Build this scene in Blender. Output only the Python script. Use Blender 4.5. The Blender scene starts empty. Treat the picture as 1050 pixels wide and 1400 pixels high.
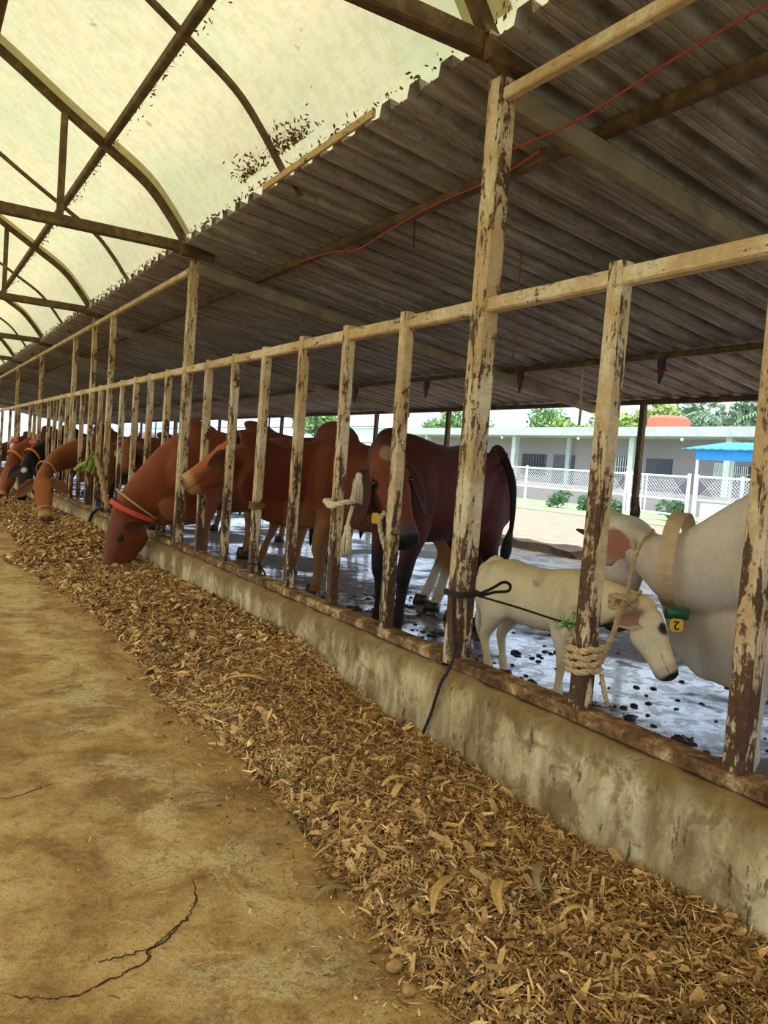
import bpy, math, random
import numpy as np
from mathutils import Vector, Matrix, Quaternion

rnd = random.Random(7)
nr = np.random.default_rng(11)
scene = bpy.context.scene
COL = scene.collection
PI = math.pi
V = Vector


def lin(r, g, b):
    def f(c):
        c /= 255.0
        return c / 12.92 if c <= 0.04045 else ((c + 0.055) / 1.055) ** 2.4
    return (f(r), f(g), f(b), 1.0)


# ------------------------------------------------------------------ camera
def make_camera():
    yaw, pitch, roll = 0.5577, -0.058, 0.0757
    f = V((math.sin(yaw) * math.cos(pitch), math.cos(yaw) * math.cos(pitch), math.sin(pitch)))
    r = V((math.cos(yaw), -math.sin(yaw), 0))
    u = r.cross(f)
    c, s = math.cos(roll), math.sin(roll)
    r2, u2 = c * r + s * u, -s * r + c * u
    cam = bpy.data.cameras.new('camera')
    cam.sensor_fit = 'VERTICAL'
    cam.sensor_height = 24.0
    cam.lens = 1058.0 / 1400.0 * 24.0
    cam.clip_start = 0.05
    cam.clip_end = 500
    o = bpy.data.objects.new('camera', cam)
    m = Matrix((r2, u2, -f)).transposed().to_4x4()
    m.translation = V((-2.25, 0, 1.35))
    o.matrix_world = m
    COL.objects.link(o)
    scene.camera = o


# ------------------------------------------------------------------ materials
class NT:
    def __init__(self, name):
        self.m = bpy.data.materials.new(name)
        self.m.use_nodes = True
        self.t = self.m.node_tree
        self.t.nodes.clear()
        self.out = self.t.nodes.new('ShaderNodeOutputMaterial')

    def n(self, kind, props=None, **ins):
        nd = self.t.nodes.new('ShaderNode' + kind)
        for k, v in (props or {}).items():
            setattr(nd, k, v)
        for k, v in ins.items():
            key = int(k[1:]) if k[0] == '_' and k[1:].isdigit() else k.replace('_', ' ')
            sock = nd.inputs[key]
            if isinstance(v, bpy.types.NodeSocket):
                self.t.links.new(v, sock)
            else:
                sock.default_value = v
        return nd

    def link(self, a, b):
        self.t.links.new(a, b)

    def pos(self):
        return self.n('NewGeometry').outputs['Position']

    def noise(self, vec, scale, detail=4.0, rough=0.55, dist=0.0):
        return self.n('TexNoise', Vector=vec, Scale=scale, Detail=detail, Roughness=rough, Distortion=dist).outputs['Fac']

    def scaled(self, vec, s):
        return self.n('VectorMath', {'operation': 'MULTIPLY'}, _0=vec, _1=s).outputs[0]

    def ramp(self, fac, stops, interp='LINEAR'):
        nd = self.n('ValToRGB', Fac=fac)
        cr = nd.color_ramp
        cr.interpolation = interp
        while len(cr.elements) < len(stops):
            cr.elements.new(0.5)
        for e, (p, c) in zip(cr.elements, stops):
            e.position = p
            e.color = c if len(c) == 4 else (*c, 1)
        return nd.outputs['Color']

    def val(self, fac, a, b, c=0.0, d=1.0):
        return self.n('MapRange', {'interpolation_type': 'SMOOTHSTEP'}, Value=fac, From_Min=a, From_Max=b, To_Min=c, To_Max=d).outputs['Result']

    def mix(self, fac, a, b, mode='MIX'):
        nd = self.n('Mix', {'data_type': 'RGBA', 'blend_type': mode})
        for s, v in ((nd.inputs[0], fac), (nd.inputs[6], a), (nd.inputs[7], b)):
            if isinstance(v, bpy.types.NodeSocket):
                self.link(v, s)
            else:
                s.default_value = v
        return nd.outputs[2]

    def math(self, op, a, b=0.0):
        return self.n('Math', {'operation': op}, _0=a, _1=b).outputs[0]

    def bump(self, h, strength=0.3, dist=0.02):
        return self.n('Bump', Strength=strength, Distance=dist, Height=h).outputs['Normal']

    def bsdf(self, color, rough=0.7, metal=0.0, normal=None, spec=0.5):
        p = self.n('BsdfPrincipled')
        for k, v in (('Base Color', color), ('Roughness', rough), ('Metallic', metal), ('Normal', normal), ('Specular IOR Level', spec)):
            if v is None:
                continue
            if isinstance(v, bpy.types.NodeSocket):
                self.link(v, p.inputs[k])
            else:
                p.inputs[k].default_value = v
        self.link(p.outputs[0], self.out.inputs[0])
        return p


M = {}


def simple(name, col, rough=0.7, metal=0.0, var=0.25, scale=12.0, bump=0.15):
    t = NT(name)
    p = t.pos()
    f = t.noise(p, scale, 5)
    dark = tuple(c * (1 - var) for c in col[:3]) + (1,)
    lite = tuple(min(1, c * (1 + var)) for c in col[:3]) + (1,)
    c = t.ramp(f, [(0.3, dark), (0.7, lite)])
    t.bsdf(c, rough, metal, t.bump(f, bump, 0.01))
    M[name] = t.m


def make_materials():
    # alley floor: dusty ochre concrete with pale worn patches and dark damp stains
    t = NT('alley_concrete')
    p = t.pos()
    big = t.noise(p, 0.9, 5, 0.6, 0.4)
    mid = t.noise(p, 3.2, 7, 0.65, 0.6)
    fine = t.noise(p, 45, 6, 0.7)
    grit = t.noise(p, 220, 3, 0.6)
    c = t.ramp(mid, [(0.36, lin(158, 120, 72)), (0.46, lin(190, 150, 94)), (0.54, lin(210, 168, 108)), (0.66, lin(232, 196, 138))])
    c = t.mix(t.val(big, 0.5, 0.66, 0, 0.5), c, lin(136, 110, 68))
    pale = t.math('MULTIPLY', t.val(t.noise(p, 1.7, 8, 0.7, 0.8), 0.57, 0.7), t.val(fine, 0.42, 0.6))
    xx = t.n('SeparateXYZ', Vector=p).outputs[0]
    strip = t.math('MULTIPLY', t.val(xx, -1.75, -1.45), t.val(xx, -1.05, -1.3))
    pale = t.math('MULTIPLY', pale, t.math('ADD', 0.5, strip))
    worn = t.math('MULTIPLY', t.math('MULTIPLY', strip, t.val(t.noise(p, 2.6, 8, 0.75, 1.0), 0.44, 0.55)), t.val(fine, 0.36, 0.54))
    c = t.mix(t.math('MULTIPLY', t.math('MAXIMUM', pale, worn), 0.8), c, lin(240, 220, 170))
    c = t.mix(t.val(fine, 0.54, 0.66, 0, 0.5), c, lin(128, 98, 54))
    n12 = t.noise(p, 14, 8, 0.75, 0.4)
    c = t.mix(t.val(n12, 0.52, 0.62, 0, 0.45), c, lin(126, 94, 52))
    c = t.mix(t.val(n12, 0.46, 0.38, 0, 0.4), c, lin(226, 196, 136))
    c = t.mix(t.val(grit, 0.58, 0.68, 0, 0.7), c, lin(70, 52, 28))
    c = t.mix(t.val(t.noise(p, 60, 2), 0.64, 0.7, 0, 0.6), c, lin(210, 188, 138))
    c = t.mix(1.0, c, t.ramp(t.noise(p, 95, 7, 0.8), [(0.36, (0.66, 0.64, 0.6, 1)), (0.5, (0.95, 0.95, 0.95, 1)), (0.62, (1, 1, 1, 1))]), 'MULTIPLY')
    h = t.math('ADD', t.math('MULTIPLY', fine, 0.5), t.math('ADD', mid, t.math('MULTIPLY', grit, 0.25)))
    t.bsdf(c, 0.82, 0, t.bump(h, 0.8, 0.025), 0.3)
    M['alley'] = t.m

    # kerb: whitewashed render with brown drips and a dirty top
    t = NT('kerb_render')
    p = t.pos()
    st = t.scaled(p, (3.6, 3.6, 1.5))
    n1 = t.noise(st, 1.6, 8, 0.7, 0.3)
    n2 = t.noise(p, 5, 8, 0.72, 0.5)
    n3 = t.noise(p, 60, 5, 0.7)
    c = t.ramp(n1, [(0.34, lin(130, 108, 72)), (0.45, lin(166, 146, 106)), (0.55, lin(198, 180, 138)), (0.66, lin(226, 212, 174))])
    c = t.mix(t.val(n2, 0.5, 0.6, 0, 0.7), c, lin(122, 96, 60))
    c = t.mix(t.val(t.noise(t.scaled(p, (9, 9, 3)), 2.0, 8, 0.75), 0.57, 0.62, 0, 0.8), c, lin(80, 58, 36))
    c = t.mix(t.val(n3, 0.6, 0.72, 0, 0.5), c, lin(222, 212, 180))
    z = t.n('SeparateXYZ', Vector=p).outputs[2]
    zt = t.math('ADD', z, t.math('MULTIPLY', n2, 0.16))
    c = t.mix(t.val(zt, 0.40, 0.50, 0, 0.8), c, lin(124, 96, 54))
    h = t.math('ADD', n2, t.math('MULTIPLY', n3, 0.4))
    t.bsdf(c, 0.85, 0, t.bump(h, 0.6, 0.02), 0.3)
    M['kerb'] = t.m

    # pen floor: dung-stained concrete, wet in patches
    t = NT('pen_concrete')
    p = t.pos()
    n1 = t.noise(p, 0.9, 6, 0.6, 0.3)
    n2 = t.noise(p, 7, 8, 0.7, 0.3)
    n3 = t.noise(p, 40, 6, 0.7)
    wet = t.val(t.math('ADD', t.math('MULTIPLY', n1, 0.75), t.math('MULTIPLY', n2, 0.35)), 0.49, 0.60)
    dry = t.ramp(n2, [(0.3, lin(78, 66, 54)), (0.5, lin(108, 95, 80)), (0.68, lin(134, 120, 104))])
    c = t.mix(wet, dry, lin(88, 82, 76))
    c = t.mix(t.val(t.noise(p, 14, 7, 0.75, 0.4), 0.54, 0.61, 0, 0.9), c, lin(52, 42, 32))
    rough = t.math('ADD', t.math('MULTIPLY', t.math('SUBTRACT', 1.0, wet), 0.65), t.math('ADD', 0.07, t.math('MULTIPLY', n3, 0.18)))
    h = t.math('ADD', t.math('MULTIPLY', n3, 0.25), n2)
    p_ = t.bsdf(c, rough, 0, t.bump(h, 0.3, 0.02), 0.45)
    t.link(t.math('MULTIPLY', wet, t.val(n2, 0.56, 0.46, 0.0, 0.75)), p_.inputs['Coat Weight'])
    p_.inputs['Coat IOR'].default_value = 1.5
    p_.inputs['Coat Roughness'].default_value = 0.08
    M['pen'] = t.m

    # peeling white paint over rusty square tube
    t = NT('peeling_paint')
    p = t.pos()
    st = t.scaled(p, (3.0, 3.0, 0.6))
    n1 = t.noise(st, 6, 9, 0.72, 0.4)
    n2 = t.noise(p, 30, 7, 0.7)
    n3 = t.noise(p, 3.0, 3)
    z = t.n('SeparateXYZ', Vector=p).outputs[2]
    low = t.val(z, 0.3, 1.5, 0.085, 0.0)
    s = t.math('ADD', t.math('ADD', t.math('MULTIPLY', n1, 0.7), t.math('MULTIPLY', n2, 0.3)), low)
    rust = t.val(s, 0.515, 0.555)
    paint = t.ramp(n2, [(0.32, lin(184, 156, 112)), (0.5, lin(214, 194, 156)), (0.68, lin(230, 216, 188))])
    paint = t.mix(t.val(t.math('ADD', n3, t.math('MULTIPLY', z, 0.05)), 0.5, 0.68, 0, 0.65), paint, lin(180, 140, 82))  # more golden with height: warm light on the upper parts painted in
    rc = t.ramp(n2, [(0.3, lin(48, 32, 20)), (0.55, lin(86, 56, 32)), (0.8, lin(126, 80, 44))])
    c = t.mix(rust, paint, rc)
    h = t.math('SUBTRACT', t.math('MULTIPLY', n2, 0.2), rust)
    t.bsdf(c, 0.62, 0, t.bump(h, 0.55, 0.006), 0.4)
    M['paint'] = t.m

    # the same paint on level rails, less worn
    t = NT('rail_paint')
    p = t.pos()
    st = t.scaled(p, (3.0, 0.6, 3.0))
    n1 = t.noise(st, 6, 9, 0.72, 0.4)
    n2 = t.noise(p, 30, 7, 0.7)
    n3 = t.noise(p, 3.0, 3)
    z = t.n('SeparateXYZ', Vector=p).outputs[2]
    low = t.val(z, 0.3, 1.5, 0.085, 0.0)
    s = t.math('ADD', t.math('ADD', t.math('MULTIPLY', n1, 0.7), t.math('MULTIPLY', n2, 0.3)), low)
    rust = t.val(s, 0.56, 0.60)
    paint = t.ramp(n2, [(0.32, lin(184, 156, 112)), (0.5, lin(214, 194, 156)), (0.68, lin(230, 216, 188))])
    paint = t.mix(t.val(t.math('ADD', n3, t.math('MULTIPLY', z, 0.05)), 0.5, 0.68, 0, 0.65), paint, lin(180, 140, 82))  # same height tint, warm light put into the paint colour
    rc = t.ramp(n2, [(0.3, lin(48, 32, 20)), (0.55, lin(86, 56, 32)), (0.8, lin(126, 80, 44))])
    c = t.mix(rust, paint, rc)
    h = t.math('SUBTRACT', t.math('MULTIPLY', n2, 0.2), rust)
    t.bsdf(c, 0.62, 0, t.bump(h, 0.55, 0.006), 0.4)
    M['rail'] = t.m

    # bottom sill rail: mostly rust and dung
    t = NT('rusty_rail')
    p = t.pos()
    n1 = t.noise(p, 9, 8, 0.7, 0.4)
    n2 = t.noise(p, 60, 5, 0.7)
    c = t.ramp(n1, [(0.36, lin(70, 48, 30)), (0.48, lin(120, 86, 54)), (0.56, lin(156, 120, 78)), (0.64, lin(206, 182, 142))])
    c = t.mix(t.val(n2, 0.5, 0.62, 0, 0.6), c, lin(66, 44, 28))
    t.bsdf(c, 0.8, 0, t.bump(t.math('ADD', n1, n2), 0.5, 0.01), 0.3)
    M['sill'] = t.m

    # brown roof steel
    t = NT('truss_steel')
    p = t.pos()
    n1 = t.noise(p, 8, 7, 0.7, 0.3)
    c = t.ramp(n1, [(0.3, lin(62, 46, 28)), (0.5, lin(96, 74, 46)), (0.7, lin(128, 104, 68))])
    t.bsdf(c, 0.7, 0.1, t.bump(n1, 0.3, 0.01), 0.3)
    M['steel'] = t.m

    # dirty grey lean-to roof sheeting seen from below
    t = NT('roof_metal')
    p = t.pos()
    st = t.scaled(p, (0.7, 4.0, 1.0))
    n1 = t.noise(st, 2.2, 8, 0.7, 0.3)
    n2 = t.noise(t.scaled(p, (6, 16, 1)), 3, 8, 0.8)
    n3 = t.noise(p, 0.8, 4)
    c = t.ramp(n1, [(0.34, lin(118, 106, 96)), (0.5, lin(150, 142, 136)), (0.66, lin(186, 180, 176))])
    c = t.mix(t.val(n2, 0.53, 0.64, 0, 0.6), c, lin(92, 70, 52))
    c = t.mix(t.val(n3, 0.5, 0.7, 0, 0.4), c, lin(104, 84, 64))
    t.bsdf(c, 0.68, 0.15, t.bump(n2, 0.2, 0.005), 0.35)
    M['roof_metal'] = t.m

    # translucent woven sheet
    t = NT('translucent_sheet')
    p = t.pos()
    n1 = t.noise(p, 0.8, 5, 0.6, 0.3)
    n2 = t.noise(p, 9, 6, 0.7)
    wx = t.noise(t.scaled(p, (1, 110, 1)), 3.0, 2)
    wy = t.noise(t.scaled(p, (110, 1, 110)), 3.0, 2)
    c = t.ramp(n1, [(0.35, (0.395, 0.40, 0.215, 1)), (0.5, (0.475, 0.415, 0.235, 1)), (0.65, (0.50, 0.415, 0.23, 1))])
    c = t.mix(t.val(n2, 0.42, 0.62, 0, 0.45), c, (0.36, 0.31, 0.15, 1))
    c = t.mix(t.val(wx, 0.52, 0.7, 0, 0.4), c, (0.30, 0.25, 0.12, 1))
    c = t.mix(t.val(wy, 0.52, 0.7, 0, 0.4), c, (0.30, 0.25, 0.12, 1))
    c = t.mix(t.val(t.noise(p, 5.5, 3, 0.5), 0.72, 0.76, 0, 0.7), c, (0.25, 0.17, 0.06, 1))
    tr = t.n('BsdfTranslucent', Color=c)
    df = t.n('BsdfDiffuse', Color=t.mix(0.4, c, (0.4, 0.34, 0.2, 1)))
    mx = t.n('MixShader', Fac=0.22, _1=tr.outputs[0], _2=df.outputs[0])
    t.link(mx.outputs[0], t.out.inputs[0])
    M['sheet'] = t.m

    # chopped maize straw, colour per flake
    t = NT('chopped_straw')
    a = t.n('VertexColor', {'layer_name': 'col'}).outputs['Color']
    n = t.noise(t.pos(), 90, 4)
    c = t.mix(t.val(n, 0.3, 0.7, 0, 0.35), a, lin(74, 50, 22))
    t.bsdf(c, 0.7, 0, None, 0.25)
    M['straw'] = t.m
    t = NT('straw_bed')
    p = t.pos()
    n = t.noise(p, 40, 8, 0.8, 0.5)
    c = t.ramp(n, [(0.36, lin(70, 46, 22)), (0.48, lin(124, 88, 42)), (0.56, lin(166, 126, 66)), (0.68, lin(206, 168, 102))])
    t.bsdf(c, 0.85, 0, t.bump(n, 1.0, 0.03), 0.2)
    M['straw_bed'] = t.m

    # animal coats: colour attribute plus short hair mottling
    t = NT('short_coat')
    a = t.n('VertexColor', {'layer_name': 'col'}).outputs['Color']
    p = t.pos()
    n1 = t.noise(p, 5, 6, 0.65)
    n2 = t.noise(t.scaled(p, (1, 1, 0.4)), 160, 3, 0.6)
    c = t.mix(1.0, a, t.ramp(n1, [(0.3, (0.78, 0.78, 0.78, 1)), (0.7, (1, 1, 1, 1))]), 'MULTIPLY')
    c = t.mix(1.0, c, t.ramp(n2, [(0.3, (0.82, 0.82, 0.82, 1)), (0.7, (1, 1, 1, 1))]), 'MULTIPLY')
    b = t.bsdf(c, 0.66, 0, t.bump(t.math('ADD', n2, t.math('MULTIPLY', n1, 2.0)), 0.25, 0.008), 0.25)
    b.inputs['Sheen Weight'].default_value = 0.08
    b.inputs['Sheen Roughness'].default_value = 0.4
    M['coat'] = t.m

    simple('dusty_steel', lin(140, 126, 102), 0.75, 0.05, 0.35, 5, 0.3)
    simple('horn', lin(58, 50, 42), 0.45, 0, 0.3, 20)
    simple('hoof', lin(40, 32, 26), 0.5, 0, 0.3, 20)
    simple('dark_hair', lin(18, 14, 12), 0.6, 0, 0.4, 60)
    simple('pale_hair', lin(206, 192, 164), 0.7, 0, 0.2, 60)
    simple('eye', lin(16, 11, 9), 0.08, 0, 0.1, 5, 0)
    simple('tan_rope', lin(190, 160, 118), 0.85, 0, 0.3, 60, 0.4)
    simple('pale_rope', lin(214, 198, 166), 0.85, 0, 0.25, 60, 0.4)
    simple('black_cord', lin(40, 33, 28), 0.8, 0, 0.4, 60, 0.4)
    simple('brown_cord', lin(122, 84, 48), 0.85, 0, 0.3, 60, 0.4)
    simple('red_strap', lin(206, 72, 56), 0.7, 0, 0.25, 50)
    simple('orange_strap', lin(226, 128, 46), 0.7, 0, 0.25, 40)
    simple('pink_cloth', lin(200, 84, 88), 0.85, 0, 0.3, 30)
    simple('yellow_plastic', lin(240, 190, 30), 0.4, 0, 0.1, 10, 0)
    simple('black_plastic', lin(24, 24, 26), 0.45, 0, 0.3, 20)
    simple('red_plastic', lin(190, 40, 34), 0.5, 0, 0.2, 20)
    simple('red_wire', lin(168, 66, 58), 0.6, 0, 0.2, 20)
    simple('green_plastic', lin(28, 92, 58), 0.35, 0, 0.2, 14)
    simple('tan_strap', lin(204, 172, 132), 0.75, 0, 0.15, 30)
    simple('green_cloth', lin(150, 176, 70), 0.85, 0, 0.3, 30)
    simple('herb_green', lin(92, 158, 52), 0.6, 0, 0.3, 40)
    simple('stick_wood', lin(150, 116, 76), 0.8, 0, 0.35, 20, 0.4)
    simple('dung', lin(40, 31, 24), 0.5, 0, 0.4, 20, 0.5)
    simple('cob', lin(176, 136, 82), 0.8, 0, 0.3, 60, 0.5)
    simple('husk', lin(206, 166, 100), 0.65, 0, 0.25, 50, 0.3)
    simple('grey_husk', lin(150, 134, 92), 0.7, 0, 0.25, 50, 0.3)
    simple('crack_dirt', lin(58, 43, 24), 0.95, 0, 0.4, 50)
    simple('litter', lin(112, 82, 34), 0.9, 0, 0.5, 12, 0.4)
    simple('soil', lin(168, 136, 116), 0.95, 0, 0.25, 2.5, 0.6)
    simple('kerb_soil', lin(74, 60, 48), 0.95, 0, 0.4, 6, 0.6)
    simple('grass', lin(150, 178, 128), 0.9, 0, 0.3, 1.5, 0.5)
    simple('field', lin(146, 152, 112), 0.95, 0, 0.25, 0.4, 0.3)
    simple('white_metal', lin(232, 234, 234), 0.5, 0, 0.06, 4)
    simple('grey_concrete', lin(186, 190, 190), 0.85, 0, 0.12, 2)
    simple('white_wall', lin(224, 232, 240), 0.8, 0, 0.04, 1)
    simple('pinkish_wall', lin(176, 150, 150), 0.85, 0, 0.1, 1)
    simple('blue_sheet', lin(36, 150, 226), 0.5, 0, 0.1, 4)
    simple('brick_tank', lin(206, 112, 88), 0.85, 0, 0.15, 4)
    simple('dark_opening', lin(66, 70, 84), 0.4, 0, 0.15, 2)
    simple('door_grey', lin(78, 82, 98), 0.5, 0, 0.12, 2)
    simple('dark_bars', lin(44, 42, 44), 0.6, 0, 0.2, 5)
    simple('bark', lin(120, 104, 84), 0.9, 0, 0.3, 8, 0.5)
    simple('lamp_white', lin(240, 240, 236), 0.3, 0, 0.02, 4, 0)
    for nm, c in (('leaf_green', lin(136, 172, 104)), ('leaf_dull', lin(136, 162, 128)), ('leaf_yellow', lin(166, 190, 104)), ('leaf_shrub', lin(110, 140, 104))):
        t = NT(nm)
        f = t.noise(t.pos(), 1.2, 4)
        cc = t.ramp(f, [(0.3, tuple(x * 0.6 for x in c[:3]) + (1,)), (0.7, c)])
        p_ = t.bsdf(cc, 0.7, 0, None, 0.2)
        M[nm] = t.m
    # brick wall of the far building
    t = NT('brick_wall')
    p = t.pos()
    sw = t.n('SeparateXYZ', Vector=p)
    uv = t.n('CombineXYZ', X=sw.outputs[1], Y=sw.outputs[2], Z=0.0).outputs[0]
    br = t.n('TexBrick', Vector=uv, Color1=lin(136, 122, 130), Color2=lin(154, 138, 146), Mortar=lin(184, 178, 184), Scale=4.5)
    br.inputs['Mortar Size'].default_value = 0.02
    t.bsdf(br.outputs['Color'], 0.9)
    M['brick'] = t.m


# ------------------------------------------------------------------ mesh helpers
class MB:
    """collects verts and faces into ONE mesh"""

    def __init__(self):
        self.v, self.f = [], []

    def add(self, verts, faces):
        b = len(self.v)
        self.v += [tuple(p) for p in verts]
        self.f += [tuple(i + b for i in fc) for fc in faces]
        return b

    def loft(self, rings, closed=True, cap=True):
        n = len(rings[0])
        b = len(self.v)
        for r in rings:
            self.v += [tuple(p) for p in r]
        for i in range(len(rings) - 1):
            for j in range(n if closed else n - 1):
                a, c = b + i * n + j, b + i * n + (j + 1) % n
                self.f.append((a, c, c + n, a + n))
        if cap and closed:
            self.f.append(tuple(b + j for j in reversed(range(n))))
            self.f.append(tuple(b + (len(rings) - 1) * n + j for j in range(n)))

    def beam(self, p0, p1, w, h, up=(0, 0, 1), ch=0.14):
        p0, p1 = V(p0), V(p1)
        t = (p1 - p0).normalized()
        up = V(up)
        s = t.cross(up)
        if s.length < 1e-4:
            s = t.cross(V((1, 0, 0)))
        s.normalize()
        u = s.cross(t).normalized()
        c = min(w, h) * ch
        a, b = w / 2, h / 2
        prof = [(a - c, -b), (a, -b + c), (a, b - c), (a - c, b), (-a + c, b), (-a, b - c), (-a, -b + c), (-a + c, -b)]
        self.loft([[p + s * x + u * y for x, y in prof] for p in (p0, p1)])

    def box(self, lo, hi):
        x0, y0, z0 = lo
        x1, y1, z1 = hi
        self.add([(x0, y0, z0), (x1, y0, z0), (x1, y1, z0), (x0, y1, z0), (x0, y0, z1), (x1, y0, z1), (x1, y1, z1), (x0, y1, z1)],
                 [(0, 3, 2, 1), (4, 5, 6, 7), (0, 1, 5, 4), (1, 2, 6, 5), (2, 3, 7, 6), (3, 0, 4, 7)])

    def tube(self, pts, r, n=8):
        pts = [V(p) for p in pts]
        rad = r if isinstance(r, (list, tuple)) else [r] * len(pts)
        rings = []
        u = None
        for i, p in enumerate(pts):
            t = (pts[min(i + 1, len(pts) - 1)] - pts[max(i - 1, 0)])
            t = t.normalized() if t.length > 1e-9 else V((0, 0, 1))
            if u is None:
                u = t.orthogonal().normalized()
            else:
                u = (u - t * u.dot(t))
                u = u.normalized() if u.length > 1e-6 else t.orthogonal().normalized()
            s = t.cross(u)
            rings.append([p + (u * math.cos(k * 2 * PI / n) + s * math.sin(k * 2 * PI / n)) * rad[i] for k in range(n)])
        self.loft(rings)

    def rope(self, pts, r, pitch=None, step=None):
        """three twisted strands"""
        pts = resample(smooth(pts, 4), step or r * 0.9)
        pitch = pitch or r * 7
        u = None
        fr = []
        for i, p in enumerate(pts):
            t = (pts[min(i + 1, len(pts) - 1)] - pts[max(i - 1, 0)]).normalized()
            u = t.orthogonal().normalized() if u is None else (u - t * u.dot(t)).normalized()
            fr.append((p, u.copy(), t.cross(u)))
        for k in range(3):
            strand = []
            for i, (p, a, b) in enumerate(fr):
                an = i * (step or r * 0.9) / pitch * 2 * PI + k * 2 * PI / 3
                strand.append(p + (a * math.cos(an) + b * math.sin(an)) * r * 0.5)
            self.tube(strand, r * 0.56, 6)

    def ell(self, c, r, nu=12, nv=8, rot=None):
        c = V(c)
        rings = []
        for i in range(nv + 1):
            th = PI * (0.02 + 0.96 * i / nv)
            ring = []
            for j in range(nu):
                ph = 2 * PI * j / nu
                d = V((math.sin(th) * math.cos(ph) * r[0], math.sin(th) * math.sin(ph) * r[1], -math.cos(th) * r[2]))
                ring.append(c + (rot @ d if rot else d))
            rings.append(ring)
        self.loft(rings)

    def build(self, name, mat, parent=None, smooth_shade=False, label=None):
        me = bpy.data.meshes.new(name)
        me.from_pydata(self.v, [], self.f)
        me.validate()
        if mat:
            me.materials.append(M[mat])
        o = bpy.data.objects.new(name, me)
        COL.objects.link(o)
        if smooth_shade:
            me.polygons.foreach_set('use_smooth', [True] * len(me.polygons))
        if parent:
            adopt(o, parent)
        if label:
            o['label'] = label
        return o


def adopt(o, parent):
    o.parent = parent
    o.matrix_parent_inverse = parent.matrix_basis.inverted()


def smooth(pts, k=4):
    """Catmull-Rom"""
    pts = [V(p) for p in pts]
    if len(pts) < 3:
        return [pts[0].lerp(pts[-1], i / k) for i in range(k + 1)]
    out = []
    e = [pts[0] * 2 - pts[1]] + pts + [pts[-1] * 2 - pts[-2]]
    for i in range(1, len(e) - 2):
        for j in range(k):
            t = j / k
            a, b, c, d = e[i - 1], e[i], e[i + 1], e[i + 2]
            out.append(0.5 * ((2 * b) + (c - a) * t + (2 * a - 5 * b + 4 * c - d) * t * t + (3 * b - a - 3 * c + d) * t ** 3))
    out.append(pts[-1])
    return out


def resample(pts, step):
    out = [pts[0].copy()]
    acc = 0.0
    for a, b in zip(pts[:-1], pts[1:]):
        L = (b - a).length
        if L < 1e-9:
            continue
        d = step - acc
        while d <= L:
            out.append(a.lerp(b, d / L))
            d += step
        acc = L - (d - step)
    return out


def tag(o, label, cat, group=None, kind=None):
    o['label'] = label
    o['category'] = cat
    if group:
        o['group'] = group
    if kind:
        o['kind'] = kind
    return o


def struct(o, label=None, cat=None):
    o['kind'] = 'structure'
    if label:
        o['label'] = label
    if cat:
        o['category'] = cat
    return o


def empty(name, loc, label, cat, group=None):
    o = bpy.data.objects.new(name, None)
    o.location = loc
    o.empty_display_size = 0.1
    COL.objects.link(o)
    return tag(o, label, cat, group)


def sm(a, b, x):
    t = max(0.0, min(1.0, (x - a) / (b - a)))
    return t * t * (3 - 2 * t)


ORD = ['first', 'second', 'third', 'fourth', 'fifth', 'sixth', 'seventh', 'eighth', 'ninth', 'tenth', 'eleventh', 'twelfth']
ZP = 0.10          # pen floor level
SP = 0.633         # spacing of the feed barrier bars
YB = 2.864         # the near roof post
TR = 7 * SP        # truss spacing
Y0, Y1 = -6.0, 46.0


def roof_z(x):
    return 3.20 - 0.14 * x


ARCH = [(0.03, 3.24), (-0.10, 3.37), (-0.27, 3.59), (-0.483, 3.81), (-0.844, 4.035), (-1.2, 4.25), (-1.7, 4.565), (-2.2, 4.84),
        (-2.8, 5.08), (-3.6, 5.31), (-4.6, 5.40)]
ARCH = ARCH + [(-9.2 - x, z) for x, z in reversed(ARCH[:-1])]


def arch_z(x):
    for (a, za), (b, zb) in zip(ARCH[:-1], ARCH[1:]):
        if b <= x <= a:
            return za + (zb - za) * (x - a) / (b - a)
    return 3.3


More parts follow.
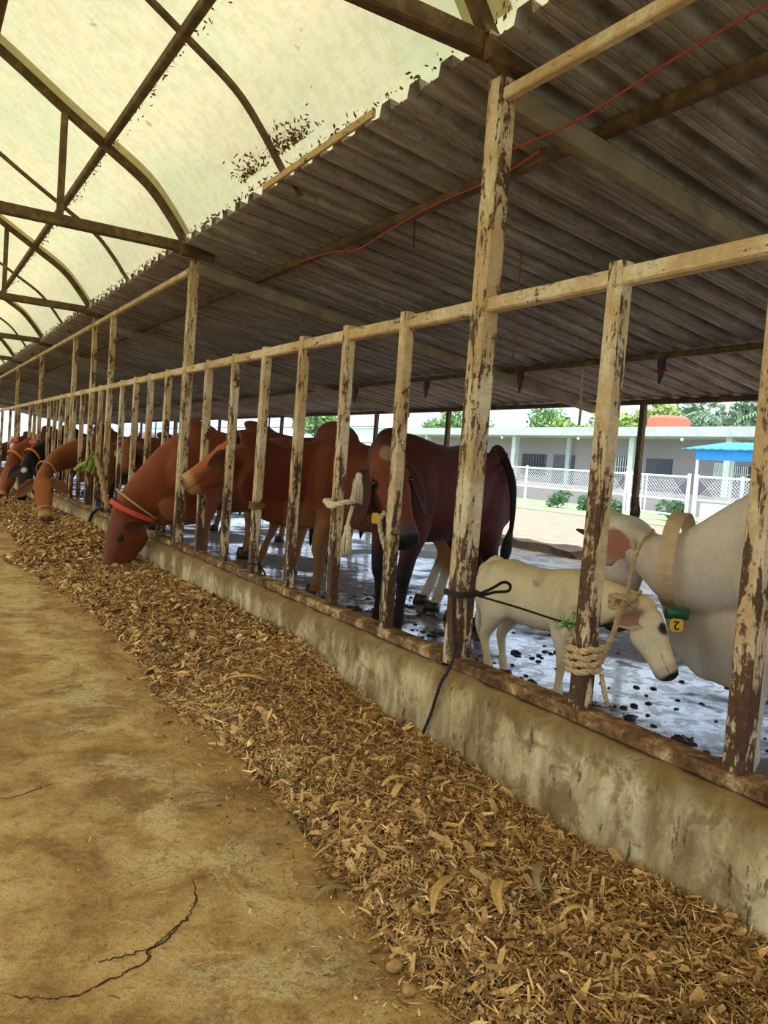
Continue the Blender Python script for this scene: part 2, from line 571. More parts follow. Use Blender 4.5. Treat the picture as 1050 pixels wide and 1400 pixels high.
# ------------------------------------------------------------------ setting
def build_setting():
    m = MB()
    m.add([(-9.15, Y0, 0), (0.0, Y0, 0), (0.0, Y1, 0), (-9.15, Y1, 0)], [(0, 1, 2, 3)])
    fl = struct(m.build('floor', 'alley'), 'dusty ochre concrete floor of the feeding alley', 'floor')
    # cracks in the concrete
    for pts in ([(-2.007, 1.99), (-1.933, 1.931), (-1.854, 1.902), (-1.782, 1.918), (-1.662, 1.957), (-1.642, 1.998), (-1.552, 2.065), (-1.493, 2.117), (-1.448, 2.202), (-1.42, 2.30)],
                [(-1.791, 2.007), (-1.689, 2.003), (-1.607, 2.017), (-1.537, 2.078)],
                [(-2.1, 3.05), (-1.95, 3.14), (-1.86, 3.12), (-1.7, 3.2)]):
        c = MB()
        q = resample(smooth([(x, y, 0) for x, y in pts], 5), 0.012)
        q = [p + V((rnd.uniform(-1, 1) * 0.006, rnd.uniform(-1, 1) * 0.006, 0)) for p in q]
        L, R = [], []
        for i, p in enumerate(q):
            t = (q[min(i + 1, len(q) - 1)] - q[max(i - 1, 0)]).normalized()
            s = V((-t.y, t.x, 0))
            w = rnd.uniform(0.0012, 0.0045) * min(1, 6 * min(i, len(q) - 1 - i) / len(q) + 0.15)
            L.append(p + s * w + V((0, 0, 0.0015)))
            R.append(p - s * w + V((0, 0, 0.0015)))
        n = len(q)
        c.add(L + R, [(i, i + 1, n + i + 1, n + i) for i in range(n - 1)])
        o = c.build('crack', 'crack_dirt', fl)
    # pen floor
    m = MB()
    nx, ny = 30, 120
    vs, fs = [], []
    for j in range(ny + 1):
        for i in range(nx + 1):
            vs.append((0.07 + (7.2 - 0.07) * i / nx, Y0 + (Y1 - Y0) * j / ny, ZP))
    for j in range(ny):
        for i in range(nx):
            a = j * (nx + 1) + i
            fs.append((a, a + 1, a + nx + 2, a + nx + 1))
    m.add(vs, fs)
    m.box((0.07, Y0, -0.05), (7.2, Y1, ZP - 0.004))
    struct(m.build('floor_pen', 'pen'), 'wet dung stained concrete floor of the cattle pen', 'floor')
    # kerb wall with rough, slightly rounded section
    m = MB()
    prof = [(-0.135, -0.02), (-0.125, 0.2), (-0.115, 0.38), (-0.10, 0.415), (-0.06, 0.432), (0.05, 0.436), (0.085, 0.42), (0.095, 0.3), (0.10, 0.0)]
    rings = []
    y = Y0
    while y < Y1:
        ch = 0.009 if y < 12 else 0.004
        rings.append([(x + rnd.uniform(-ch, ch), y, z + (rnd.uniform(-ch, ch) if z > 0.05 else 0)) for x, z in prof])
        y += 0.08 if y < 12 else 0.5
    m.loft(rings, closed=False)
    struct(m.build('wall_right', 'kerb', smooth_shade=True), 'low stained concrete kerb wall under the feed barrier', 'wall')
    m = MB()
    m.box((-9.3, Y0, -0.02), (-9.08, Y1, 0.43))  # unseen kerb, added to block light from the open left side
    struct(m.build('light_block_left', 'kerb'), 'unseen low kerb added on the far side of the alley to block light', 'wall')
    # corrugated lean-to roof
    pitch = 0.27
    prof = []
    y = Y0
    while y < Y1:
        for dy, dz in ((0, 0), (0.045, 0), (0.05, 0.006), (0.06, 0.006), (0.065, 0), (0.10, 0), (0.105, 0.006), (0.115, 0.006), (0.12, 0), (0.150, 0), (0.165, 0.062), (0.250, 0.062), (0.265, 0)):
            prof.append((y + dy, dz))
        y += pitch
    xs = [-0.15, 0.6, 1.5, 2.7, 3.9, 5.0, 5.65]

    def sheet_roof(name, sign, label):
        m = MB()
        rings = []
        for x in xs:
            rings.append([(x if sign > 0 else -9.2 - x, yy, roof_z(x) + dz + 0.012 * math.sin(yy * 1.1 + x)) for yy, dz in prof])
        m.loft(rings, closed=False)
        o = m.build(name, 'roof_metal')
        sol = o.modifiers.new('gauge', 'SOLIDIFY')
        sol.thickness = 0.003
        return struct(o, label, 'roof')
    sheet_roof('ceiling', 1, 'dirty grey corrugated metal roof over the cattle pen')
    # translucent arched sheet
    m = MB()
    rings = []
    y = Y0
    pr = smooth([(x, 0, z) for x, z in ARCH], 4)
    while y <= Y1 + 0.01:
        sag = 0.02 * math.cos(2 * PI * (y - YB) / (TR / 2))
        rings.append([(p.x, y, p.z + (sag if abs(p.x + 4.6) < 4.4 else 0) + rnd.uniform(-0.003, 0.003)) for p in pr])
        y += TR / 12
    m.loft(rings, closed=False)
    struct(m.build('ceiling_sheet', 'sheet', smooth_shade=True), 'yellowish translucent arched sheet roof over the alley', 'roof')
    for i in range(-1, 10):
        yy = YB + TR * i
        m = MB()
        q = [V((p.x, yy, p.z)) for p in smooth([(x, 0, z) for x, z in ARCH[1:-1]], 4)]
        m.loft([[p + V((0, o, -.02 - .004 * (abs(o) > .12))) for o in (-.15, -.05, .05, .15)] for p in q], closed=False)
        struct(m.build('sheet_seam', 'sheet', smooth_shade=True), 'doubled sheet lap along a roof truss', 'roof')
    # outside ground
    m = MB()
    m.box((7.2, -20, -0.3), (20.5, 90, 0.0))
    struct(m.build('ground_yard', 'soil'), 'bare reddish earth yard beyond the pen', 'ground')
    m = MB()
    m.box((20.5, -20, -0.3), (31.2, 90, 0.05))
    struct(m.build('ground_lawn', 'grass'), 'green grass strip in front of the brick building', 'ground')
    m = MB()
    m.box((-150, -80, -0.6), (250, 300, -0.31))
    struct(m.build('ground', 'field'), 'open ground around the farm', 'ground')
    m = MB()
    rings = []
    for j in range(140):
        yy = Y0 + j * 0.3
        d = rnd.uniform(-0.04, 0.04)
        rings.append([(7.02, yy, 0.0), (7.02 + d, yy, 0.24 + d), (7.18 + d, yy, 0.27 - d), (7.38 + d, yy, 0.15 + d), (7.5, yy, -0.02)])
    m.loft(rings, closed=False)
    struct(m.build('trim_1', 'kerb_soil'), 'dark soil bank along the outer pen edge', 'kerb')


# ------------------------------------------------------------------ barrier, posts, roof frame
def bar_ys():
    ys = [1.401 - SP * 3.15, 1.401 - SP * 2.1, 1.401 - SP * 1.05, 1.401, 2.069] + [YB + SP * k for k in range(1, 44)]
    return ys


TALL = [(YB - TR, 'behind the camera end of the barrier'), (YB, ''), (YB + TR, ''), (10.58, ''), (YB + 2 * TR, ''), (13.2, ''), (YB + 3 * TR + 0.6, ''), (YB + 4 * TR, ''), (YB + 5 * TR, ''), (YB + 6 * TR, '')]


def build_barrier():
    secs = [(YB - TR, YB, 'white painted feed barrier section nearest the camera, before the roped calf and white cow'),
            (YB, YB + TR, 'peeling white feed barrier section that the dark maroon cow stands behind'),
            (YB + TR, YB + 2 * TR, 'feed barrier section just beyond the grazing cow with the red collar'),
            (YB + 2 * TR, YB + 3 * TR, 'feed barrier section around the cow eating face on with spread ears'),
            (YB + 3 * TR, YB + 5 * TR, 'distant feed barrier section where the black cow eats'),
            (YB + 5 * TR, YB + 7.5 * TR, 'farthest feed barrier section at the end of the shed')]
    tall_y = [a for a, _ in TALL]
    for a, b, lab in secs:
        r = empty('feed_barrier', (0, a, 0.43), lab, 'feed barrier')
        m = MB()
        m.beam((-0.005, a + 0.05, 0.462), (-0.005, b - 0.05, 0.462), 0.105, 0.05)
        m.build('bottom_rail', 'sill', r)
        m = MB()
        m.beam((0, a + 0.048, 2.12), (0, b - 0.048, 2.12), 0.06, 0.066)
        m.build('top_rail', 'rail', r)
        for y in bar_ys():
            if not (a + 0.1 < y < b - 0.1) or min(abs(y - t) for t in tall_y) < 0.16:
                continue
            if y > 18 and round((y - YB) / SP) % 3:
                continue
            w = 0.07 if y < 2.2 else 0.062
            m = MB()
            lean = rnd.uniform(-0.008, 0.008)
            m.beam((-0.004, y, 0.475), (lean - 0.004, y + rnd.uniform(-0.01, 0.01), 2.175 if y < 5 else 2.165), w, w, up=(0, 1, 0), ch=0.1)
            m.build('bar', 'paint', r)
    labs = {1: 'thick peeling roof post by the calf, with the black cord tied round it',
            2: 'roof post between the red collared grazing cow and the cow sniffing past it',
            3: 'thin tall post holding the upper beam, first beyond the green cloth stick',
            4: 'tall post under the third roof truss, beside the green cloth stick',
            5: 'tall post right beside the neck of the cow eating face on',
            6: 'tall post at the far end of the upper beam, above the black cow',
            0: 'roof post behind the camera', 7: 'distant roof post, first past the black cow', 8: 'distant roof post, second past the black cow', 9: 'distant roof post, third past the black cow'}
    for i, (y, _) in enumerate(TALL):
        w = {1: 0.098, 2: 0.085}.get(i, 0.07)
        top = 3.13 if i in (0, 1, 2, 4, 7, 8, 9) else 3.02
        m = MB()
        m.beam((0.0, y, 0.45), (0.0, y, top), w, w, up=(0, 1, 0), ch=0.09)
        tag(m.build('support_post', 'paint'), labs[i], 'post')
    # upper beams along the barrier
    for a, b, lab in ((YB - TR, YB - 0.05, 'cream upper beam running from the near roof post towards the camera'),
                      (YB + TR + 0.045, 17.2, 'cream upper beam on the tall posts beyond the second roof post'),
                      (17.4, 30, 'far upper beam in the distance')):
        m = MB()
        m.beam((-0.01, a, 3.055), (-0.01, b, 3.055), 0.05, 0.055)
        tag(m.build('upper_beam', 'rail'), lab, 'beam')


def build_roof_frame():
    k = 0
    names = ['roof truss on the thick near post by the calf', 'roof truss on the post beside the red collared cow', 'third roof truss from the camera, over the green cloth stick',
             'fourth roof truss from the camera', 'fifth roof truss from the camera', 'sixth roof truss from the camera', 'seventh roof truss from the camera', 'eighth roof truss from the camera', 'ninth roof truss, at the far end']
    for i in range(-1, 9):
        y = YB + TR * i
        lab = 'brown steel ' + (names[i] if i >= 0 else 'roof truss behind the camera')
        r = empty('roof_truss', (0, y, 3.13), lab, 'roof truss')
        m = MB()
        m.beam((0.10, y, 3.245), (-9.25, y, 3.245), 0.075, 0.095)
        m.build('tie_beam', 'steel', r)
        m = MB()
        pts = [V((p.x, y, p.z - 0.075)) for p in smooth([(x, 0, z) for x, z in ARCH], 6)]
        for a, b in zip(pts[:-1], pts[1:]):
            m.beam(a, b, 0.06, 0.08, up=(0, 1, 0))
        m.build('arch_rib', 'steel', r)
        for x in (-1.19, -2.9, -4.6, -6.3, -8.01):
            m = MB()
            m.beam((x, y, 3.29), (x, y, arch_z(x) - 0.11), 0.055, 0.055, up=(0, 1, 0))
            m.build('strut', 'steel', r)
        m = MB()
        m.beam((0.02, y - 0.0, roof_z(0.02) - 0.125), (5.42, y - 0.0, roof_z(5.42) - 0.125), 0.09, 0.11, up=(0, 0, 1))
        m.build('rafter', 'dusty_steel', r)
        m = MB()
        m.beam((-0.16, y - 0.075, 3.20), (0.16, y - 0.075, 3.20), 0.05, 0.10)
        m.build('bracket', 'steel', r)
    for i in range(-1, 9):
        y = YB + TR * (i + 0.5)
        m = MB()
        pts = [V((p.x, y, p.z - 0.055)) for p in smooth([(x, 0, z) for x, z in ARCH], 6)]
        for a, b in zip(pts[:-1], pts[1:]):
            m.beam(a, b, 0.035, 0.05, up=(0, 1, 0))
        lab = 'thin bent rib under the sheet, ' + ('between the first and second roof truss' if i == 0 else 'between the second and third roof truss' if i == 1 else 'behind the camera' if i < 0 else ORD[i] + ' such rib from the camera')
        tag(m.build('arch_hoop', 'steel'), lab, 'rib')
    for x, lab in ((-0.84, 'lowest arch purlin under the sheet, nearest the metal roof'), (-1.75, 'second arch purlin up from the metal roof'), (-3.3, 'third arch purlin up from the metal roof'), (-4.6, 'ridge purlin at the arch top'),
                   (-5.9, 'purlin past the ridge on the far slope'), (-7.2, 'middle purlin of the far slope'), (-8.36, 'lowest purlin of the far slope')):
        m = MB()
        m.beam((x, Y0, arch_z(x) - 0.05), (x, Y1, arch_z(x) - 0.05), 0.06, 0.07)
        tag(m.build('arch_purlin', 'steel'), 'dark ' + lab, 'purlin')
    for x, lab in ((0.62, 'brown purlin under the metal roof nearest the barrier, with red wire along it'), (2.25, 'middle brown purlin under the metal roof'), (3.9, 'purlin under the metal roof carrying the black misters'), (5.5, 'eave purlin at the outer edge of the metal roof')):
        m = MB()
        m.beam((x, Y0, roof_z(x) - 0.04), (x, Y1, roof_z(x) - 0.04), 0.07, 0.06)
        tag(m.build('roof_purlin', 'steel'), lab, 'purlin')
    # gutter angle on the upper roof edge
    m = MB()
    m.beam((-0.165, 3.75, 3.245), (-0.165, 5.25, 3.245), 0.02, 0.045)
    tag(m.build('edge_strip', 'rail'), 'short cream edge strip on the metal roof where dry leaves gather', 'roof edge')
    # outer eave posts
    labs = ['behind the camera', 'behind the white cow, dark against the yard', 'behind the thick near roof post', 'behind the dark maroon cow', 'behind the brown cow pair', 'far down the pen', 'farther down the pen', 'farthest down the pen']
    for i, y in enumerate([2.1, 6.55, 10.6, 12.95, 17.4, 21.8, 26.2, 30.6]):
        m = MB()
        m.beam((5.5, y, ZP), (5.5, y, roof_z(5.5) - 0.07), 0.075, 0.075, up=(0, 1, 0))
        tag(m.build('eave_post', 'steel'), 'slim post under the outer roof eave, ' + labs[i], 'post')
    # misters on the outer purlin
    for y, lab in ((5.03, 'black hanging mister with red collar, nearest the white cow'), (7.04, 'black hanging mister with red collar right of the thick post'), (8.99, 'black hanging mister left of the thick post'), (11.0, 'farthest black hanging mister')):
        z = roof_z(3.9) - 0.07
        r = empty('mister', (3.9, y, z), lab, 'mister')
        m = MB()
        m.tube([(3.9, y, z), (3.9, y, z - 0.10)], 0.04, 10)
        m.build('valve_body', 'black_plastic', r)
        m = MB()
        m.tube([(3.9, y - 0.07, z - 0.115), (3.9, y + 0.07, z - 0.115)], 0.014, 8)
        m.build('collar', 'red_plastic', r)
        m = MB()
        m.tube([(3.9, y, z - 0.10), (3.9, y, z - 0.17), (3.9, y + 0.01, z - 0.24)], [0.03, 0.026, 0.008], 8)
        m.build('nozzle', 'black_plastic', r)
    # debris caught at the roof edge and along the lowest purlin
    m = MB()
    for _ in range(1500):
        u = rnd.random()
        if u < 0.5:
            y = rnd.uniform(2.2, 20)
            c = V((-0.16 - abs(rnd.gauss(0, 0.02)), y, 3.26 + abs(rnd.gauss(0, 0.018))))
        elif u < 0.8:
            y = rnd.gauss(4.85, 0.2) if rnd.random() < 0.6 else rnd.gauss(5.55, 0.12)
            x = -0.15 - abs(rnd.gauss(0, 0.04))
            c = V((x, y, arch_z(x) - 0.03))
        else:
            y = rnd.uniform(2.5, 16)
            x = -0.80 + abs(rnd.gauss(0, 0.02))
            c = V((x, y, arch_z(x) - 0.025))
        rot = Quaternion((rnd.gauss(0, 1), rnd.gauss(0, 1), rnd.gauss(0, 1), rnd.gauss(0, 1))).normalized()
        a, b = rnd.uniform(0.008, 0.026), rnd.uniform(0.004, 0.011)
        m.add([c + rot @ V(p) for p in ((-a, 0, 0), (0, -b, 0.002), (a, 0, 0.004), (0, b, 0.002))], [(0, 1, 2, 3)])
    tag(m.build('leaf_litter', 'litter'), 'dry leaf litter caught along the sheet edge and purlins', 'leaf litter', kind='stuff')


# ------------------------------------------------------------------ straw
EDGE = [(-2, -1.10), (1.4, -1.06), (1.76, -1.05), (2.16, -0.99), (2.6, -0.94), (3.44, -0.93), (4.0, -1.03), (4.56, -0.98), (5.3, -0.92), (6.1, -0.91), (7.2, -1.0), (8.2, -1.05), (9.5, -1.3), (10.2, -1.0), (15.7, -0.8), (40, -0.85)]
WALLH = [(-2, 0.10), (1.2, 0.10), (1.85, 0.045), (2.5, 0.09), (3.25, 0.075), (3.7, 0.15), (4.1, 0.23), (5.06, 0.24), (6.8, 0.22), (8.0, 0.24), (10.8, 0.33), (14, 0.26), (40, 0.25)]
ph = nr.uniform(0, 6.28, (14, 2))
fr = nr.normal(0, 1, (14, 2)) * np.linspace(2, 11, 14)[:, None]


def wob(x, y):
    s = 0
    for i in range(14):
        s = s + np.sin(fr[i, 0] * x + fr[i, 1] * y + ph[i, 0]) / (1.5 + i * 0.5)
    return s


def straw_h(x, y):
    e = np.interp(y, [a for a, _ in EDGE], [b for _, b in EDGE]) + 0.045 * np.sin(7 * y) * np.sin(3.1 * y + 1)
    w = np.interp(y, [a for a, _ in WALLH], [b for _, b in WALLH])
    t = (x - e) / (-0.12 - e)
    tc = np.clip(t, 0, 1)
    crest = 0.135
    rise = 1 - (1 - np.clip(tc / 0.38, 0, 1)) ** 2
    h = rise * (crest + (w - crest) * np.clip((tc - 0.38) / 0.62, 0, 1))
    h = h + 0.014 * wob(x, y) * np.clip(tc * 5, 0, 1)
    return np.where(t < 0, -0.01, h)


def build_straw():
    # bed
    ys = np.concatenate([np.arange(0.4, 9, 0.035), np.arange(9, 40, 0.15)])
    xs = np.linspace(-1.35, -0.132, 52)
    X, Y = np.meshgrid(xs, ys)
    Z = straw_h(X, Y) - 0.012
    vs = np.stack([X, Y, Z], -1).reshape(-1, 3)
    nx, ny = len(xs), len(ys)
    idx = np.arange(nx * ny).reshape(ny, nx)
    fs = np.stack([idx[:-1, :-1], idx[:-1, 1:], idx[1:, 1:], idx[1:, :-1]], -1).reshape(-1, 4)

    # flakes
    groups = []

    def scatter(n, y0, y1, lmin, lmax, wmin, wmax, spill=0.06):
        y = y0 + (y1 - y0) * nr.random(n)
        e = np.interp(y, [a for a, _ in EDGE], [b for _, b in EDGE])
        u = nr.random(n)
        x = e - spill * np.abs(nr.normal(0, 1, n)) * (nr.random(n) < 0.10) + (-0.150 - e) * u
        L = lmin + (lmax - lmin) * nr.random(n) ** 2.2
        W = (wmin + (wmax - wmin) * nr.random(n) ** 2) 
        return x, y, L, W

    def crumbs(n):
        y = 0.9 + 9 * nr.random(n) ** 1.3
        e = np.interp(y, [a for a, _ in EDGE], [b for _, b in EDGE])
        x = e - np.abs(nr.normal(0, 0.16, n)) - (nr.random(n) < 0.15) * nr.random(n) * 0.8
        return x, y, 0.006 + 0.03 * nr.random(n) ** 3, 0.001 + 0.003 * nr.random(n) ** 2

    for n, y0, y1, a, b, c, d in ((62000, 0.7, 4.2, 0.010, 0.085, 0.0012, 0.0048), (2600, 0.7, 4.6, 0.04, 0.14, 0.005, 0.017), (30000, 4.2, 8.5, 0.015, 0.09, 0.0022, 0.008),
                                  (900, 4.2, 9.5, 0.06, 0.15, 0.012, 0.03), (11000, 8.5, 16, 0.03, 0.11, 0.006, 0.018), (7000, 16, 36, 0.05, 0.16, 0.012, 0.03)):
        groups.append(scatter(n, y0, y1, a, b, c, d))
    groups.append(crumbs(4200))
    x, y, L, W = [np.concatenate([g[i] for g in groups]) for i in range(4)]
    n = len(x)
    e = 0.01
    z = np.maximum(straw_h(x, y), 0.0)
    nx_ = -(straw_h(x + e, y) - straw_h(x - e, y)) / (2 * e)
    ny_ = -(straw_h(x, y + e) - straw_h(x, y - e)) / (2 * e)
    nz = np.ones(n)
    N = np.stack([np.clip(nx_, -1, 1), np.clip(ny_, -1, 1), nz], -1)
    N = N + nr.normal(0, 0.45, (n, 3))
    N[:, 2] = np.maximum(N[:, 2], 0.15)
    N /= np.linalg.norm(N, axis=1)[:, None]
    a = nr.random(n) * 2 * PI
    D = np.stack([np.cos(a), np.sin(a), np.zeros(n)], -1)
    D -= N * np.sum(D * N, 1)[:, None]
    D /= np.linalg.norm(D, axis=1)[:, None]
    S = np.cross(N, D)
    P = np.stack([x, y, z + 0.002 + np.abs(nr.normal(0, 0.006, n))], -1)
    bend = nr.uniform(-0.25, 0.35, n)[:, None] * L[:, None]
    h = L[:, None] / 2
    w0 = W[:, None] * nr.uniform(0.15, 0.9, (n, 1))
    w1 = W[:, None]
    w2 = W[:, None] * nr.uniform(0.1, 0.9, (n, 1))
    cup = N * (W[:, None] * 0.25)
    off = S * nr.uniform(-0.15, 0.15, (n, 1)) * L[:, None]
    vv = np.stack([P - D * h - S * w0 + N * bend * 0.3, P - D * h + S * w0 + N * bend * 0.3, P - S * w1 + cup * 0 + off, P + S * w1 + cup + off,
                   P + D * h - S * w2 + N * bend * 0.3, P + D * h + S * w2 + N * bend * 0.3], 1).reshape(-1, 3)
    base = np.arange(n)[:, None] * 6
    q1 = base + np.array([[0, 1, 3, 2]])
    q2 = base + np.array([[2, 3, 5, 4]])
    ff = np.concatenate([q1, q2])
    pal = np.array([lin(196, 156, 92)[:3], lin(170, 128, 68)[:3], lin(140, 98, 46)[:3], lin(214, 178, 116)[:3], lin(104, 70, 32)[:3], lin(152, 130, 72)[:3], lin(82, 54, 26)[:3]])
    ci = nr.choice(len(pal), n, p=[0.17, 0.23, 0.2, 0.07, 0.16, 0.07, 0.10])
    cc = pal[ci] * nr.uniform(0.9, 1.75, (n, 1))
    big = W > 0.01
    cc[big & (y < 4.5)] = np.array(lin(196, 152, 86)[:3]) * nr.uniform(0.7, 1.5, (int((big & (y < 4.5)).sum()), 1))
    gy = cc.mean(1, keepdims=True)
    cc = (cc * .86 + gy * .14) * 1.2
    allv = np.concatenate([vs, vv])
    allf = np.concatenate([fs, ff + len(vs)])
    me = bpy.data.meshes.new('straw_pile')
    me.vertices.add(len(allv))
    me.vertices.foreach_set('co', allv.astype(np.float32).ravel())
    nf = len(allf)
    me.loops.add(nf * 4)
    me.loops.foreach_set('vertex_index', allf.astype(np.int32).ravel())
    me.polygons.add(nf)
    me.polygons.foreach_set('loop_start', np.arange(0, nf * 4, 4, dtype=np.int32))
    me.polygons.foreach_set('loop_total', np.full(nf, 4, dtype=np.int32))
    me.materials.append(M['straw_bed'])
    me.materials.append(M['straw'])
    mi = np.zeros(nf, dtype=np.int32)
    mi[len(fs):] = 1
    me.polygons.foreach_set('material_index', mi)
    me.update(calc_edges=True)
    at = me.color_attributes.new('col', 'FLOAT_COLOR', 'POINT')
    col = np.ones((len(allv), 4), dtype=np.float32)
    col[len(vs):, :3] = np.repeat(cc, 6, axis=0)
    at.data.foreach_set('color', col.ravel())
    o = bpy.data.objects.new('straw_pile', me)
    COL.objects.link(o)
    tag(o, 'long heap of chopped golden brown maize straw along the kerb', 'straw', kind='stuff')

    # big dry husks and two cob pieces that can be told apart
    hus = [(-0.70, 3.70, 0.20, 0.22, 2.5, 0.030, 'husk', 'pale torn husk lying on the heap beyond the middle, with a forked end'),
           (-0.80, 3.95, 0.17, 0.17, 0.4, 0.022, 'grey_husk', 'greyish flat husk just behind the pale torn husk'),
           (-0.62, 2.36, 0.17, 0.17, 0.15, 0.018, 'husk', 'bent tan husk pointing to the kerb below the hanging cord'),
           (-0.66, 2.31, 0.165, 0.10, -2.2, 0.016, 'husk', 'short tan husk touching the bent husk below the cord'),
           (-0.90, 1.70, 0.15, 0.24, 0.75, 0.017, 'husk', 'long pointed husk near the front edge of the heap'),
           (-0.79, 1.58, 0.18, 0.20, 0.95, 0.021, 'husk', 'folded broad husk in the front part of the heap'),
           (-0.95, 2.45, 0.12, 0.11, -0.9, 0.010, 'husk', 'slim pale sliver at the outer edge of the heap'),
           (-0.89, 2.30, 0.14, 0.12, 0.2, 0.015, 'husk', 'small curled husk at the outer edge of the heap'),
           (-0.66, 1.40, 0.19, 0.15, 0.05, 0.010, 'husk', 'straight pale strip low in the picture, on the heap front'),
           (-0.32, 2.28, 0.12, 0.20, -0.85, 0.012, 'grey_husk', 'brown stalk strip leaning along the kerb face'),
           (-0.62, 1.60, 0.19, 0.20, 0.85, 0.016, 'grey_husk', 'thick brown stalk piece on top of the heap front'),
           (-1.06, 2.03, 0.012, 0.16, 0.15, 0.014, 'grey_husk', 'flat dark leaf lying on the bare floor by the heap')]
    for x, y, z, L, a, w, mt, lab in hus:
        m = MB()
        z = max(z, float(straw_h(np.array([x]), np.array([y]))[0]) + 0.018) if z > 0.02 else z
        d = V((math.cos(a), math.sin(a), 0))
        s = V((-d.y, d.x, 0))
        up, dn = [], []
        k = 9
        for i in range(k + 1):
            t = i / k
            ww = w * (0.25 + 1.5 * t * (1.15 - t) * 1.2) * (1 if t < 0.98 else 0.3)
            c = V((x, y, z)) + d * L * (t - 0.5) + V((0, 0, 0.014 * math.sin(t * PI * 1.3))) + s * 0.01 * math.sin(t * 5)
            row = [c + s * ww * q + V((0, 0, abs(q) * ww * 0.45)) for q in (-1, -0.5, 0, 0.5, 1)]
            up.append(row)
        rings = []
        for row in up:
            rings.append(row + [p - V((0, 0, 0.0022)) for p in reversed(row)])
        m.loft(rings)
        tag(m.build('corn_husk', mt, smooth_shade=True), lab, 'corn husk')
    for x, y, r, lab in ((-1.10, 1.545, 0.016, 'small round cob piece on the floor at the front edge of the heap'), (-1.085, 1.64, 0.02, 'larger round cob piece half in the straw at the heap edge'), (-1.005, 2.12, 0.012, 'tiny round cob piece at the heap edge farther back')):
        m = MB()
        m.ell((x, y, r * 0.8), (r * 1.25, r, r * 0.8), 14, 8)
        tag(m.build('cob_piece', 'cob', smooth_shade=True), lab, 'corn cob')


# ------------------------------------------------------------------ animals
def ring(c, t, up, w, hu, hd, n=20, p=2.2):
    s = up.cross(t).normalized()          # left of the travel direction
    u = t.cross(s).normalized()
    out = []
    for i in range(n):
        a = 2 * PI * i / n
        ca, sa = math.cos(a), math.sin(a)
        x = math.copysign(abs(ca) ** (2 / p), ca) * w
        y = math.copysign(abs(sa) ** (2 / p), sa)
        out.append(c + s * x + u * (y * (hu if y > 0 else hd)))
    return out


def path_rings(pts, ups, ws, hus, hds, n=20, p=2.2):
    out = []
    for i, q in enumerate(pts):
        t = (pts[min(i + 1, len(pts) - 1)] - pts[max(i - 1, 0)]).normalized()
        out.append(ring(q, t, ups[i], ws[i], hus[i], hds[i], n, p))
    return out


def mixc(a, b, t):
    return a + (b - a) * t[:, None]


def npsm(a, b, x):
    t = np.clip((x - a) / (b - a), 0, 1)
    return t * t * (3 - 2 * t)


HEAD = [(-0.08, .10, .08, .10), (0.01, .165, .125, .20), (0.13, .20, .145, .28), (0.28, .205, .135, .335), (0.42, .182, .125, .315), (0.56, .15, .118, .265),
        (0.70, .132, .112, .225), (0.82, .138, .112, .205), (0.92, .148, .108, .195), (0.99, .135, .092, .165), (1.03, .085, .055, .09)]


